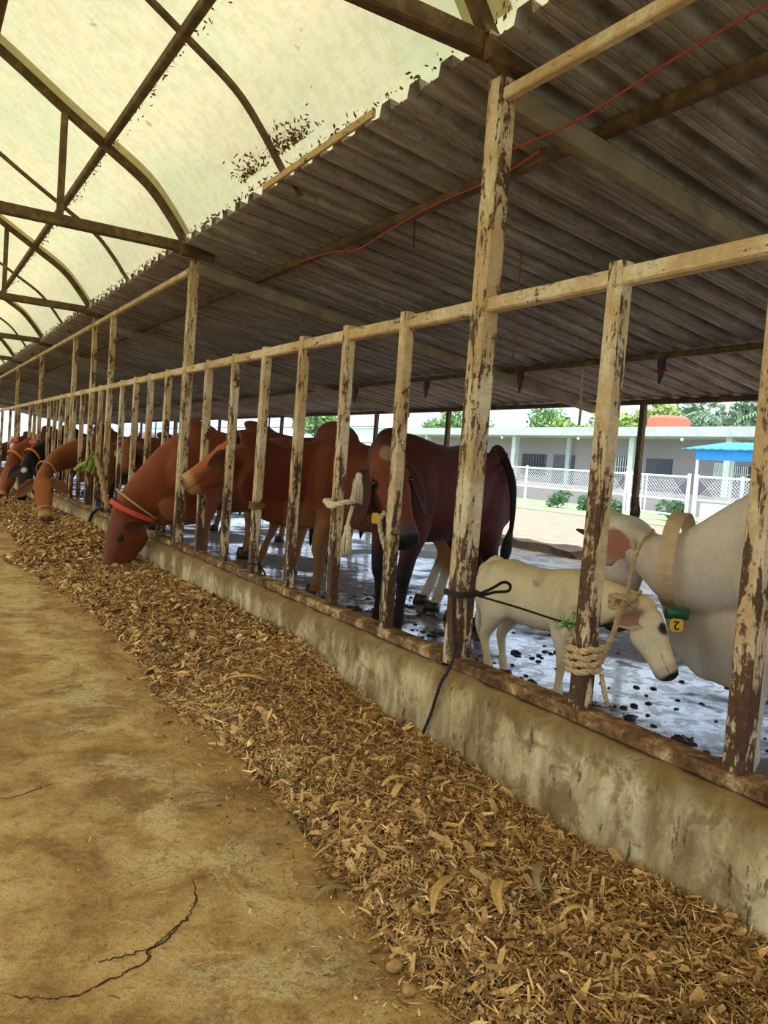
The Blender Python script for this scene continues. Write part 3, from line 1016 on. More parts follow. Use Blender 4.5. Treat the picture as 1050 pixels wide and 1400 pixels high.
def animal(name, label, cat, front, hind, k, poll, muzzle, up_hint, coat, z0=ZP, hump=1.0, hump_x=.43, hump_z=1.25, brisket=.68, legs=((0, 0), (0, 0), (0, 0), (0, 0)), neck_mid=None, neck_r=1.0,
           dewlap=1.0, ears=None, horns=None, horn_r=0.028, tail=None, switch=True, voxel=0.014, width=1.0, belly=1.0, leg_r=1.0, hooves=True, head_r=1.0, jaw=1.0, neck_d=1.0, group=None, ear_len=0.24, ear_w=0.075):
    front, hind = V((*front, 0)), V((*hind, 0))
    F = (front - hind)
    sx = F.length
    F.normalize()
    LFT = V((0, 0, 1)).cross(F)
    mid = (front + hind) / 2
    Z = V((0, 0, 1))

    def P(x, y, z):
        return mid + F * (x * sx) + LFT * (y * k) + Z * (z0 + z * k)
    root = empty(name, (mid.x, mid.y, z0), label, cat, group)
    m = MB()
    # trunk
    tr = [(-.83, 1.14, .05, .05, .08), (-.76, 1.08, .12, .13, .20), (-.62, .99, .21, .27, .30), (-.46, .95, .245, .31, .32), (-.28, .93, .265, .30, .345), (-.08, .92, .285, .295, .37),
          (.12, .92, .285, .30, .375), (.30, .93, .26, .32, .36), (.46, .94, .23, .335, .35), (.60, .94, .185, .29, .30), (.71, .95, .13, .19, .2), (.77, .96, .07, .08, .09)]
    pts = [P(x, 0, z) for x, z, *_ in tr]
    m.loft(path_rings(pts, [Z] * len(tr), [a[2] * k * width for a in tr], [a[3] * k for a in tr], [a[4] * k * belly for a in tr], 24, 2.3))
    # hip bones and shoulder masses
    for sgn in (1, -1):
        if hump > 0:
            m.ell(P(-.42, sgn * .18 * width, 1.13), (.10 * k, .06 * k, .07 * k))
        m.ell(P(.44, sgn * .15 * width, .90), (.15 * k, .10 * k, .26 * k))
        m.ell(P(-.60, sgn * .14 * width, .92), (.17 * k, .12 * k, .27 * k))
    if hump > 0:
        rot = Matrix((F, LFT, Z)).transposed() @ Matrix.Rotation(-0.35, 3, 'Y')
        m.ell(P(hump_x, 0, hump_z), (.19 * k, .085 * k, .17 * k * hump), rot=rot)
    m.ell(P(.18, 0, 1.13), (.30 * k, .09 * k, .10 * k))
    # legs
    feet = []
    for i, (xb, sgn) in enumerate(((.5, 1), (.5, -1), (-.5, 1), (-.5, -1))):
        dx, dy = legs[i]
        if xb > 0:
            L = [(.46, .13, .98, .10, .15), (.45, .155, .80, .085, .13), (.44, .165, .64, .068, .088), (.49, .16, .50, .052, .060), (.505, .155, .385, .047, .052), (.495, .152, .33, .036, .040), (.495, .15, .2, .030, .034),
                 (.495, .15, .125, .040, .043), (.515, .15, .07, .037, .040), (.53, .15, .035, .050, .058), (.535, .15, .0, .056, .066)]
        else:
            L = [(-.56, .12, 1.0, .13, .22), (-.50, .15, .82, .115, .20), (-.47, .165, .68, .092, .150), (-.53, .165, .55, .062, .085), (-.61, .16, .445, .046, .062), (-.615, .157, .39, .038, .050), (-.575, .155, .24, .032, .036),
                 (-.555, .155, .135, .041, .045), (-.53, .155, .075, .038, .041), (-.51, .155, .035, .050, .058), (-.505, .155, .0, .056, .066)]
        pts = []
        for x, y, z, a, b in L:
            w = 1 - sm(0.0, 0.85, z)
            pts.append(P(x + dx * w / sx, sgn * y * width + dy * w / k, z))
        fwd = [F] * len(L)
        rings = []
        for q, (x, y, z, a, b) in zip(pts, L):
            rings.append([q + LFT * (math.cos(t) * a * k * leg_r) + F * (math.sin(t) * b * k * leg_r) for t in [2 * PI * j / 14 for j in range(14)]])
        m.loft(rings)
        feet.append((pts, L))
    # head frame
    poll, muzzle = V(poll), V(muzzle)
    A = (muzzle - poll)
    HL = A.length
    A.normalize()
    U = V(up_hint)
    U = (U - A * U.dot(A)).normalized()
    S = U.cross(A)                     # the animal's left

    def Hd(s, side, up):
        return poll + A * (s * HL) + S * (side * HL) + U * (up * HL)
    rings = []
    for s, w, hu, hd in HEAD:
        c = Hd(s, 0, -0.02 * s)
        rings.append([c + S * (math.copysign(abs(math.cos(t)) ** .9, math.cos(t)) * w * HL * head_r) + U * (math.copysign(abs(math.sin(t)) ** .9, math.sin(t)) * (hu if math.sin(t) > 0 else hd * jaw) * HL * head_r) for t in [2 * PI * j / 20 for j in range(20)]])
    m.loft(rings)
    hr = Matrix((S, U, A)).transposed()
    for sg in (1, -1):
        m.ell(Hd(.25, sg * .155, .065), (.05 * HL, .05 * HL, .085 * HL), rot=hr)        # brow
        m.ell(Hd(.95, sg * .075, .03), (.055 * HL, .05 * HL, .07 * HL), rot=hr)        # nostril wing
        m.ell(Hd(.30, sg * .13 * head_r, -.12 * jaw), (.06 * HL, .13 * HL * jaw, .16 * HL), rot=hr)         # cheek
    # neck
    b0, b1 = P(.26, 0, 1.0), P(.54, 0, 1.04)
    e1, e0 = Hd(-.10, 0, -.03), Hd(.12, 0, -.04)
    ctrl = [b0, b1] + ([V(neck_mid)] if neck_mid else []) + [e1, e0]
    pts = resample(smooth(ctrl, 8), (e0 - b0).length / 12)
    n = len(pts)
    ups, ws, hus, hds = [], [], [], []
    for i in range(n):
        t = i / (n - 1)
        ups.append((Z * (1 - t) + U * t * 0.8 + Z * 0.2).normalized())
        ws.append((.165 * (1 - t) + .085 * t) * k * neck_r * (1 - .10 * math.sin(PI * t)))
        hus.append((.25 * (1 - t) + .10 * t) * k * neck_r)
        hds.append((.30 * (1 - t) + .12 * t * neck_d) * k * neck_r * (1 + (neck_d - 1) * .6))
    m.loft(path_rings(pts, ups, ws, hus, hds, 20, 2.1))
    if dewlap > 0:
        rr = []
        for i in range(1, n - 1):
            t = i / (n - 1)
            tt = (pts[min(i + 1, n - 1)] - pts[max(i - 1, 0)]).normalized()
            s_ = ups[i].cross(tt).normalized()
            u_ = tt.cross(s_).normalized()
            c = pts[i] - u_ * (hds[i] * 0.75)
            dn = (-u_ * 0.6 - Z * 0.4).normalized()
            dep = dewlap * k * (.24 * math.sin(PI * min(1, 0.1 + 0.95 * (1 - t)) * 0.62 + 0.2))
            rr.append(ring(c + dn * dep * 0.4 + s_ * 0.012 * math.sin(i * 1.3), tt, -dn, .036 * k, dep * .5, dep * .62, 14, 2.0))
        # carry the fold between the fore legs
        for x, z, d in ((.52, .68, .12), (.34, .60, .06)):
            pass
        m.loft(rr)
        m.ell(P(.56, 0, brisket), (.24 * k, .06 * k, .15 * k))
    body = m.build('body', 'coat', root)
    rm = body.modifiers.new('r', 'REMESH')
    rm.mode = 'VOXEL'
    rm.voxel_size = voxel
    s1 = body.modifiers.new('s', 'SMOOTH')
    s1.factor = 0.5
    s1.iterations = max(3, int(6 * 0.014 / voxel))
    dg = bpy.context.evaluated_depsgraph_get()
    me = bpy.data.meshes.new_from_object(body.evaluated_get(dg))
    body.modifiers.clear()
    nv = len(me.vertices)
    co = np.empty(nv * 3, np.float32)
    me.vertices.foreach_get('co', co)
    co = co.reshape(-1, 3).astype(float)
    polys = [tuple(p.vertices) for p in me.polygons]
    bpy.data.meshes.remove(me)
    # ears and tail as further islands of the same body mesh
    ex = MB()
    inner = []
    ears = ears or [dict(), dict()]
    for sg, e in zip((1, -1), ears):
        base = Hd(*(e.get('base') or (.05, sg * .15, -.0)))
        dv = e.get('dir', (.85, -.22, .35))
        d = (S * (sg * dv[0]) + U * dv[1] + A * dv[2]).normalized()
        nn = e.get('face', (0, 1, .15))
        nrm = S * (sg * nn[0]) + U * nn[1] + A * nn[2]
        nrm = (nrm - d * nrm.dot(d)).normalized()
        w_ = nrm.cross(d).normalized()
        EL, EW = ear_len * k * e.get('len', 1), ear_w * k * e.get('wid', 1)
        rings = []
        for i in range(10):
            t = i / 9
            wd = EW * (0.30 + 0.70 * math.sin(PI * min(1, t * 1.25 + .12) ** 0.9 if t < .55 else PI * .5)) * (1 if t < .5 else max(.04, math.cos((t - .5) * PI) ** .75))
            c = base + d * (EL * t) - nrm * (EL * .10 * t * t) - Z * (EL * e.get('droop', .12) * t * t)
            cup = wd * (0.75 * (1 - t) + .15)
            r_ = []
            for q in (-1, -.6, -.2, .2, .6, 1):
                r_.append(c + w_ * wd * q + nrm * cup * q * q)
            th = 0.007 * k + 0.010 * k * (1 - t)
            for q in (1, .6, .2, -.2, -.6, -1):
                r_.append(c + w_ * wd * q * .97 + nrm * (cup * q * q - th))
            rings.append(r_)
        b = len(ex.v)
        ex.loft(rings)
        for i in range(10):
            for j in range(1, 5):
                inner.append((b + i * 12 + j, 0.25 if i in (0, 9) else 1.0))
    if tail is None:
        tail = [P(-.79, 0, 1.17), P(-.86, 0, 1.13), P(-.90, 0.01, .95), P(-.89, .02, .7), P(-.87, .02, .48)]
    tp = resample(smooth(tail, 6), 0.03)
    tr0 = [(.026 * (1 - i / len(tp)) + .013) * k for i in range(len(tp))]
    tb = len(ex.v)
    ex.tube(tp, tr0, 10)
    allv = np.concatenate([co, np.array([list(p) for p in ex.v])])
    allf = polys + [tuple(i + nv for i in f) for f in ex.f]
    me = bpy.data.meshes.new('body')
    me.from_pydata(allv.tolist(), [], allf)
    me.polygons.foreach_set('use_smooth', [True] * len(me.polygons))
    me.materials.append(M['coat'])
    # coat colours (the animal's markings, plus painted face light and mouth shade)
    rel = allv - np.array(mid)
    lx = rel @ np.array(F) / sx
    ly = rel @ np.array(LFT) / k
    lz = (allv[:, 2] - z0) / k
    hp = allv - np.array(poll)
    hs = hp @ np.array(A) / HL
    hu = hp @ np.array(U) / HL
    hside = hp @ np.array(S) / HL
    rad = np.sqrt(hu ** 2 + hside ** 2)
    head = npsm(-.15, .05, hs) * npsm(.48, .36, rad) * npsm(1.2, 1.1, hs)
    base = np.array(lin(*coat['base'])[:3])
    col = np.tile(base, (len(allv), 1))
    if 'back' in coat:
        col = mixc(col, np.array(lin(*coat['back'])[:3]), npsm(1.0, 1.3, lz) * (1 - head))
    if 'belly' in coat:
        col = mixc(col, np.array(lin(*coat['belly'])[:3]), npsm(.85, .55, lz) * (1 - head) * (np.abs(lx) < .8))
    if 'shoulder' in coat:
        col = mixc(col, np.array(lin(*coat['shoulder'])[:3]), npsm(.1, .45, lx) * (1 - head))
    leg = coat.get('leg')
    if leg:
        col = mixc(col, np.array(lin(*leg)[:3]), npsm(coat.get('leg_top', .6), coat.get('leg_top', .6) - .25, lz) * (1 - head) * (np.abs(lx) < 1.0))
    if 'shin' in coat:
        col = mixc(col, np.array(lin(*coat['shin'])[:3]), npsm(.36, .25, lz) * (1 - head) * (lx < 0))
    if 'face' in coat:
        col = mixc(col, np.array(lin(*coat['face'])[:3]), head * npsm(-.1, .05, hu))
    if 'cheek' in coat:
        col = mixc(col, np.array(lin(*coat['cheek'])[:3]), head * npsm(.05, -.1, hu))
    if 'muzzle' in coat:
        col = mixc(col, np.array(lin(*coat['muzzle'])[:3]), head * npsm(.78, .9, hs + 0.1 * hu))
    if 'nose' in coat:
        col = mixc(col, np.array(lin(*coat['nose'])[:3]), head * npsm(.94, .985, hs + 0.25 * hu))
    for sg in (1, -1):     # nostril openings, eye rims, mouth line
        dn = np.sqrt((hs - .985) ** 2 + (hside - sg * .075) ** 2 * 1.5 + (hu - .035) ** 2)
        col = mixc(col, np.array(lin(22, 16, 14)[:3]), npsm(.05, .03, dn))
        de = np.sqrt(((hs - .31) / 1.3) ** 2 + ((hu - .052 * head_r) / .9) ** 2 + (hside - sg * .188 * head_r) ** 2)
        col = mixc(col, np.array(lin(*coat.get('rim', (40, 26, 20)))[:3]), npsm(.058, .042, de) * head)
    col = mixc(col, col * .35, npsm(.012, .004, np.abs(hu + .115 - .03 * hs)) * npsm(.62, .72, hs) * npsm(1.1, 1.03, hs) * head)  # shade of the mouth crease put into the coat colour
    if 'patch' in coat:
        for (s0, a0, u0, r0, c0) in coat['patch']:
            dd = np.sqrt((hs - s0) ** 2 + (hside - a0) ** 2 + (hu - u0) ** 2)
            col = mixc(col, np.array(lin(*c0)[:3]), npsm(r0, r0 * .6, dd))
    ic = np.array(lin(*coat.get('ear_in', (120, 80, 66)))[:3])
    for i, wgt in inner:
        col[nv + i] = col[nv + i] * (1 - wgt * .85) + ic * wgt * .85
    if 'tail' in coat:
        f = np.linspace(0, 1, len(tp))
        tc = np.array(lin(*coat['tail'])[:3])
        for i in range(len(tp)):
            w = min(1, max(0, (f[i] - .1) * 3))
            sl = slice(nv + tb + i * 10, nv + tb + i * 10 + 10)
            col[sl] = col[sl] * (1 - w) + tc * w
    at = me.color_attributes.new('col', 'FLOAT_COLOR', 'POINT')
    c4 = np.ones((len(allv), 4), np.float32)
    c4[:, :3] = col
    at.data.foreach_set('color', c4.ravel())
    old = body.data
    body.data = me
    bpy.data.meshes.remove(old)
    # parts
    for sg in (1, -1):
        m = MB()
        m.ell(Hd(.305, sg * .186 * head_r, .052 * head_r), (.030 * HL, .030 * HL, .034 * HL), 14, 10, rot=hr)
        m.build('eye', 'eye', root, True)
    if hooves:
        for pts, L in feet:
            m = MB()
            rings = []
            for q, g in ((pts[-1], 1.10), (pts[-2], 1.06), (pts[-2] + Z * .035 * k, .92)):
                rings.append([q + LFT * (math.cos(t) * .055 * k * g * leg_r) + F * (math.sin(t) * .066 * k * g * leg_r) * (1.0 if math.sin(t) > 0 else .8) for t in [2 * PI * j / 14 for j in range(14)]])
            m.loft(rings)
            m.build('hoof', 'hoof', root, True)
    for sg, hp_ in zip((1, -1), horns or []):
        m = MB()
        q = smooth([Hd(s, sg * a, u) for s, a, u in hp_], 5)
        m.tube(q, [horn_r * k * (1 - .82 * (i / (len(q) - 1)) ** 1.3) for i in range(len(q))], 10)
        m.build('horn', 'horn', root, True)
    if switch:
        m = MB()
        e = tp[-1]
        d = (tp[-1] - tp[-4]).normalized()
        q = [e - d * .06 * k, e + d * .02 * k, e + d * .10 * k, e + d * .2 * k, e + d * .27 * k]
        m.tube(q, [.012 * k, .03 * k, .038 * k, .024 * k, .004 * k], 9)
        m.build('tail_switch', 'dark_hair' if switch is True else switch, root, True)
    return dict(root=root, P=P, H=Hd, HL=HL, A=A, U=U, S=S, F=F, L=LFT, k=k, neck=pts_copy(n, b0, ctrl, e0))


def pts_copy(n, b0, ctrl, e0):
    return resample(smooth(ctrl, 8), (e0 - b0).length / 12)


def band(c, axis, u, ru, rs, thick, wid, name, mat, parent, n=28, label=None):
    """a strap: flat loop round an elliptical section"""
    axis, u = V(axis).normalized(), V(u)
    u = (u - axis * u.dot(axis)).normalized()
    s = axis.cross(u)
    c = V(c)
    m = MB()
    rings = []
    for i in range(n + 1):
        a = 2 * PI * i / n
        d = u * math.cos(a) * ru + s * math.sin(a) * rs
        dn = d.normalized()
        rings.append([c + d + axis * x + dn * t for x, t in ((-wid / 2, 0), (wid / 2, 0), (wid / 2, thick), (-wid / 2, thick))])
    m.loft(rings, cap=False)
    return m.build(name, mat, parent, False, label)


def number_tag(c, w, h, nrm, up, parent, text=None, name='ear_tag'):
    nrm = V(nrm).normalized()
    up = V(up)
    up = (up - nrm * up.dot(nrm)).normalized()
    s = up.cross(nrm)
    c = V(c)
    m = MB()
    cr = 0.18
    prof = [(-.5 + cr, -.5), (.5 - cr, -.5), (.5, -.5 + cr), (.5, .5 - cr), (.5 - cr, .5), (-.5 + cr, .5), (-.5, .5 - cr), (-.5, -.5 + cr)]
    m.loft([[c + s * (x * w) + up * (y * h) + nrm * z for x, y in prof] for z in (-.002, .002)])
    o = m.build(name, 'yellow_plastic', parent, False, 'yellow plastic tag')
    if text:
        cu = bpy.data.curves.new('number', 'FONT')
        cu.body = text
        cu.size = h * 0.95
        cu.align_x = 'CENTER'
        cu.align_y = 'CENTER'
        cu.extrude = 0.0006
        cu.offset = 0.0012
        t = bpy.data.objects.new('number', cu)
        COL.objects.link(t)
        dg = bpy.context.evaluated_depsgraph_get()
        me = bpy.data.meshes.new_from_object(t.evaluated_get(dg))
        bpy.data.objects.remove(t)
        me.materials.clear()
        me.materials.append(M['black_plastic'])
        n = bpy.data.objects.new('number', me)
        R = Matrix((-s, -up, nrm)).transposed().to_4x4()     # printed the other way up on the hanging tag
        R.translation = c + nrm * .003
        me.transform(R)
        COL.objects.link(n)
        adopt(n, o)
    return o


def build_animals():
    R = {}
    brown = dict(base=(140, 72, 36), back=(122, 60, 32), leg=(150, 100, 60), leg_top=.55, muzzle=(186, 140, 96), nose=(60, 44, 36), ear_in=(92, 58, 42), belly=(160, 98, 54), tail=(60, 34, 22), face=(156, 84, 42))
    # A grazing bull cow with the red collar
    a = animal('cow', 'big brown cow eating straw with its head through the bars, red collar on', 'cow', (0.24, 7.66), (1.40, 7.98), 1.19, (-0.40, 7.84, 0.66), (-0.49, 7.90, 0.06), (-1, -.25, 0.1),
               dict(brown, base=(146, 76, 40), back=(136, 70, 38), belly=(142, 80, 44), face=(116, 60, 36), cheek=(140, 72, 38), muzzle=(96, 56, 40)), hump=.35, head_r=1.25, jaw=1.25, neck_d=1.45, neck_mid=(-0.17, 7.70, 1.02), neck_r=1.0, dewlap=1.0, brisket=.58, hooves=True,
               ears=[dict(base=(.06, .25, -.22), dir=(.40, .85, -.10), face=(.9, -.4, .35), droop=.1), dict(base=(.10, -.17, -.06), dir=(.9, -.2, .2), droop=.2)], ear_len=.2, ear_w=.06,
               legs=((-.05, 0), (.1, 0), (0, 0), (.2, 0)))
    R['a'] = a
    # B brown cow sniffing sideways through the bars
    b = animal('cow', 'brown cow standing with its head out between the bars, sniffing the roof post', 'cow', (1.08, 6.38), (1.92, 5.72), 1.17, (0.18, 6.33, 1.45), (-0.25, 6.45, 1.09), (-.55, -.15, .8),
               dict(brown, base=(134, 66, 34), back=(112, 52, 30), face=(176, 98, 48), cheek=(150, 80, 42), muzzle=(206, 156, 106), nose=(150, 108, 80), belly=(168, 110, 62), shin=(206, 186, 160)), hump=.85, jaw=1.4, neck_d=1.35, neck_mid=(0.62, 6.40, 1.28), dewlap=1.1,
               horns=[[(.02, .12, .08), (-.03, .15, .16), (-.06, .16, .24), (-.10, .15, .30)]] * 2, horn_r=.022,
               ears=[dict(base=(.16, .20, -.02), dir=(.42, .28, .72), face=(.9, -.1, -.55), droop=.0), dict()], ear_len=.24, ear_w=.09, legs=((0, 0), (.05, 0), (0, 0), (.12, 0)))
    R['b'] = b
    # D dark maroon cow facing the camera
    tail = [V((1.92, 5.04, 1.50)), V((1.88, 4.93, 1.56)), V((1.80, 4.70, 1.42)), V((1.79, 4.60, 1.22)), V((1.79, 4.585, 0.97)), V((1.80, 4.62, 0.86))]
    d = animal('cow', 'dark maroon cow with black legs facing out behind the bars, tail swung aside', 'cow', (0.86, 4.82), (1.72, 5.0), 1.19, (0.48, 4.42, 1.40), (0.47, 4.05, 0.88), (-.30, -.62, .55),
               dict(base=(96, 42, 30), back=(78, 34, 26), leg=(30, 22, 20), leg_top=.66, shin=(40, 30, 28), muzzle=(88, 78, 76), nose=(34, 28, 28), face=(128, 64, 40), cheek=(92, 44, 32), ear_in=(70, 44, 38), tail=(22, 16, 15), belly=(92, 42, 30),  # face tone raised to paint in the light on it
                    patch=[(.02, 0, .15, .10, (168, 128, 96))]), hump=.72, hump_x=.54, hump_z=1.165, width=.9, belly=.9, brisket=.86, neck_mid=(0.66, 4.62, 1.26), neck_r=.92, dewlap=.45,
               ears=[dict(base=(.10, .17, -.04), dir=(.42, -.2, .85), face=(.55, .6, -.1), droop=.15), dict(base=(.10, .17 * -1, -.04), dir=(.42, -.2, .85), face=(.55, .6, -.1), droop=.15)], ear_len=.27, ear_w=.07, tail=tail,
               legs=((.06, 0), (-.06, 0), (0.02, 0), (-.05, 0)))
    R['d'] = d
    # W white cow by the camera, seen from the shoulder, turning its head away
    w = animal('cow', 'large white horned cow beside the calf, tan neck strap with yellow tag', 'cow', (1.00, 1.86), (0.82, 0.80), 1.04, (1.20, 3.04, 1.07), (1.24, 3.02, 0.53), (-.32, .95, .12),
               dict(base=(242, 226, 204), back=(242, 224, 196), belly=(240, 212, 194), leg=(226, 210, 188), muzzle=(120, 100, 92), nose=(40, 34, 32), ear_in=(206, 116, 98), tail=(200, 186, 166)), hump=.8, neck_mid=(1.10, 2.52, 0.94), neck_r=1.08, dewlap=1.7, brisket=.50,
               horns=[[(-.02, .12, .0), (-.04, .40, .0), (-.06, .62, .02), (-.10, .80, .03)], [(-.02, .12, .0), (-.06, .40, .0), (-.18, .56, -.02), (-.36, .60, .0)]], horn_r=.034,
               ears=[dict(base=(.18, .44, -.30), dir=(.45, .10, -.60), face=(.95, -.2, .35), droop=.0, len=.85), dict(dir=(.8, .3, -.2))], ear_len=.22, ear_w=.10, switch='pale_hair', legs=((0, 0), (0, 0), (0, 0), (0, 0)))
    R['w'] = w
    # calf
    c = animal('calf', 'small white calf standing at the kerb, tied with cords', 'calf', (0.99, 3.06), (0.92, 3.62), 0.60, (0.80, 2.43, 0.745), (0.775, 2.245, 0.49), (.80, -.60, .1),
               dict(base=(246, 226, 182), back=(242, 212, 158), belly=(242, 222, 188), leg=(236, 216, 178), muzzle=(206, 188, 164), nose=(44, 36, 34), ear_in=(170, 110, 84), tail=(226, 204, 160), rim=(60, 44, 36),
                    patch=[(.10, -.05, .15, .15, (132, 98, 70)), (.33, -.18, .05, .12, (70, 54, 46))]), hump=0, head_r=1.18, neck_mid=(0.93, 2.74, 0.74), neck_r=.95, dewlap=.3, leg_r=1.15, belly=.82, width=.9, voxel=.009,
               ears=[dict(), dict(base=(.08, -.15, -.16), dir=(.30, -.95, .02), face=(.9, .2, .4), droop=.05)], ear_len=.24, ear_w=.08, switch='pale_hair',
               tail=[V((.93, 3.66, .815)), V((.91, 3.72, .83)), V((.86, 3.77, .74)), V((.85, 3.78, .58)), V((.86, 3.77, .46))], legs=((.02, 0), (-.03, 0), (0, 0), (.03, 0)))
    R['c'] = c
    # C cow eating face on
    cc = animal('cow', 'light brown cow eating straw face on with both ears spread', 'cow', (0.35, 12.75), (1.40, 13.2), 1.16, (-0.56, 12.02, 0.78), (-0.53, 11.72, 0.26), (-.2, -.75, .45),
                dict(brown, base=(158, 90, 46), face=(178, 102, 50), muzzle=(206, 160, 104), nose=(150, 110, 76), ear_in=(104, 72, 52)), hump=.7, head_r=1.15, neck_mid=(-0.26, 12.50, 1.14), neck_r=.82, dewlap=.4, voxel=.02,
                ears=[dict(dir=(.8, .1, .45), droop=.15)] * 2, ear_len=.26)
    # E horned cow looking out
    e = animal('cow', 'brown horned cow with yellow ear tag watching from behind the bars', 'cow', (1.15, 12.0), (2.15, 12.1), 1.14, (0.62, 11.98, 1.40), (0.50, 11.72, 0.93), (-.35, -.7, .5),
               dict(brown, base=(124, 68, 40), face=(160, 96, 54), muzzle=(96, 76, 66), nose=(40, 34, 32)), hump=.4, neck_mid=(.86, 12.0, 1.30), voxel=.02, dewlap=.6,  # face brightened in colour, standing in for light reaching it
               horns=[[(-.02, .12, .06), (-.10, .22, .08), (-.22, .26, .10), (-.32, .24, .10)]] * 2, horn_r=.034)
    R['e'] = e
    # G black cow eating, H brown cow with the orange collar
    g = animal('cow', 'black cow with a white forehead spot and yellow collar, eating', 'cow', (0.40, 15.95), (1.45, 16.2), 1.18, (-0.36, 15.42, 0.84), (-0.46, 15.15, 0.30), (-.4, -.7, .4),
               dict(base=(30, 27, 26), face=(30, 27, 26), muzzle=(40, 36, 34), nose=(24, 22, 22), ear_in=(50, 42, 38), patch=[(.14, 0, .14, .10, (226, 226, 214))]), hump=.5, neck_mid=(-.15, 15.72, 1.1), voxel=.022, dewlap=.5)
    h = animal('cow', 'brown cow with an orange collar eating beyond the black one', 'cow', (0.35, 18.1), (1.4, 18.3), 1.16, (-0.40, 17.7, 0.74), (-0.56, 17.45, 0.16), (-.7, -.5, .3),
               dict(brown, base=(142, 78, 42)), hump=.7, neck_mid=(-.18, 17.9, 1.08), voxel=.022, dewlap=.5)
    R.update(cc=cc, g=g, h=h)
    # F brown cow behind the grazing one, others whose backs show over the bars
    animal('cow', 'brown cow mostly hidden behind the grazing cow and the sniffing cow', 'cow', (1.45, 9.1), (2.45, 8.75), 1.27, (0.75, 9.5, 1.35), (0.45, 9.75, .95), (-.5, 0, .8), dict(brown, base=(124, 62, 36), back=(112, 56, 34)), hump=.4, voxel=.022)
    animal('cow', 'reddish brown cow standing behind the horned cow', 'cow', (2.7, 10.6), (3.7, 10.8), 1.15, (2.15, 10.45, 1.30), (1.95, 10.25, .9), (-.5, -.4, .7), dict(brown, base=(96, 48, 32), back=(80, 40, 28)), hump=.5, voxel=.022)
    animal('cow', 'black backed cow standing between the face on cow and the horned cow', 'cow', (0.8, 14.2), (1.8, 14.5), 1.13, (.25, 13.75, 1.35), (.1, 13.5, .9), (-.4, -.6, .6), dict(base=(44, 32, 26), back=(26, 22, 20)), hump=.6, voxel=.022)
    animal('cow', 'distant dark cow past the black eating cow', 'cow', (0.7, 20.2), (1.7, 20.5), 1.1, (.2, 19.8, 1.30), (.0, 19.6, .85), (-.4, -.6, .6), dict(base=(52, 34, 28), back=(34, 26, 24)), hump=.6, voxel=.026)
    animal('cow', 'most distant brown cow at the end of the shed', 'cow', (0.7, 24.2), (1.7, 24.5), 1.1, (-.2, 23.8, .9), (-.4, 23.6, .4), (-.6, -.6, .3), dict(brown, base=(116, 66, 42)), hump=.6, voxel=.026)

    # collars, tags, straps
    A_ = R['a']
    band((-0.315, 7.76, 0.735), (-.30, .12, -.75), (-1, -.1, .45), .235, .185, .006, .045, 'collar', 'red_strap', A_['root'], label='red woven collar')
    band((-0.285, 7.75, 0.80), (-.42, .1, -.62), (-1, -.1, .6), .245, .19, .008, .014, 'neck_rope', 'tan_rope', A_['root'], label='thin tan neck rope')
    W_ = R['w']
    cn = V((1.09, 2.52, .995))
    band(cn, (-.42, .90, .0), (0, 0, 1), .235, .25, .006, .075, 'neck_strap', 'tan_strap', W_['root'], label='broad tan neck strap')
    tdir = V((-.62, -.78, 0))
    m = MB()
    q = V((0.885, 2.34, .765))
    sd = V((.80, -.60, 0)).normalized()
    m.tube([q - sd * .052, q - sd * .048, q + sd * .048, q + sd * .052], [.026, .031, .031, .026], 14)
    gr = m.build('tag_holder', 'green_plastic', W_['root'], True, 'dark green plastic roller on the neck strap')
    number_tag(q + V((-.01, -.012, -.055)), .062, .062, tdir, (0, 0, 1), gr, '2', 'number_tag')
    m = MB()
    m.rope([(1.06, 2.66, 1.13), (.96, 2.64, 1.07), (.915, 2.64, .98), (.88, 2.63, .87), (.80, 2.57, .81), (.66, 2.46, .81)], .010)
    m.build('halter_rope', 'tan_rope', W_['root'], True, 'tan twisted halter rope')
    D_ = R['d']
    Hd = D_['H']
    number_tag(Hd(.60, -.22, -.14), .05, .07, (-.5, -.8, 0), (0, 0, 1), D_['root'])
    m = MB()
    m.rope([Hd(.62, -.14, .0), Hd(.62, -.17, -.15), Hd(.75, -.18, -.22), Hd(.98, -.17, -.22), Hd(1.2, -.16, -.20)], .018)
    m.build('halter_rope', 'pale_rope', D_['root'], True, 'pale rope hanging from the halter')
    Hd = R['e']['H']
    number_tag(Hd(.30, -.30, -.05), .06, .085, (-.3, -.9, 0), (0, 0, 1), R['e']['root'])
    n = R['g']['neck']
    band(n[-4], n[-2] - n[-6], (0, 0, 1), .20, .15, .008, .05, 'collar', 'orange_strap', R['g']['root'], label='yellow orange collar')
    n = R['h']['neck']
    band(n[-4], n[-2] - n[-6], (0, 0, 1), .20, .15, .008, .06, 'collar', 'orange_strap', R['h']['root'], label='orange collar')
    n = R['cc']['neck']
    band(n[-3], n[-1] - n[-5], (0, 0, 1), .165, .13, .008, .025, 'collar', 'tan_rope', R['cc']['root'], label='thin tan neck rope')
    Hd = R['cc']['H']
    band(Hd(.72, 0, -.03), R['cc']['A'], R['cc']['U'], .10, .088, .006, .016, 'nose_band', 'tan_rope', R['cc']['root'])
    return R


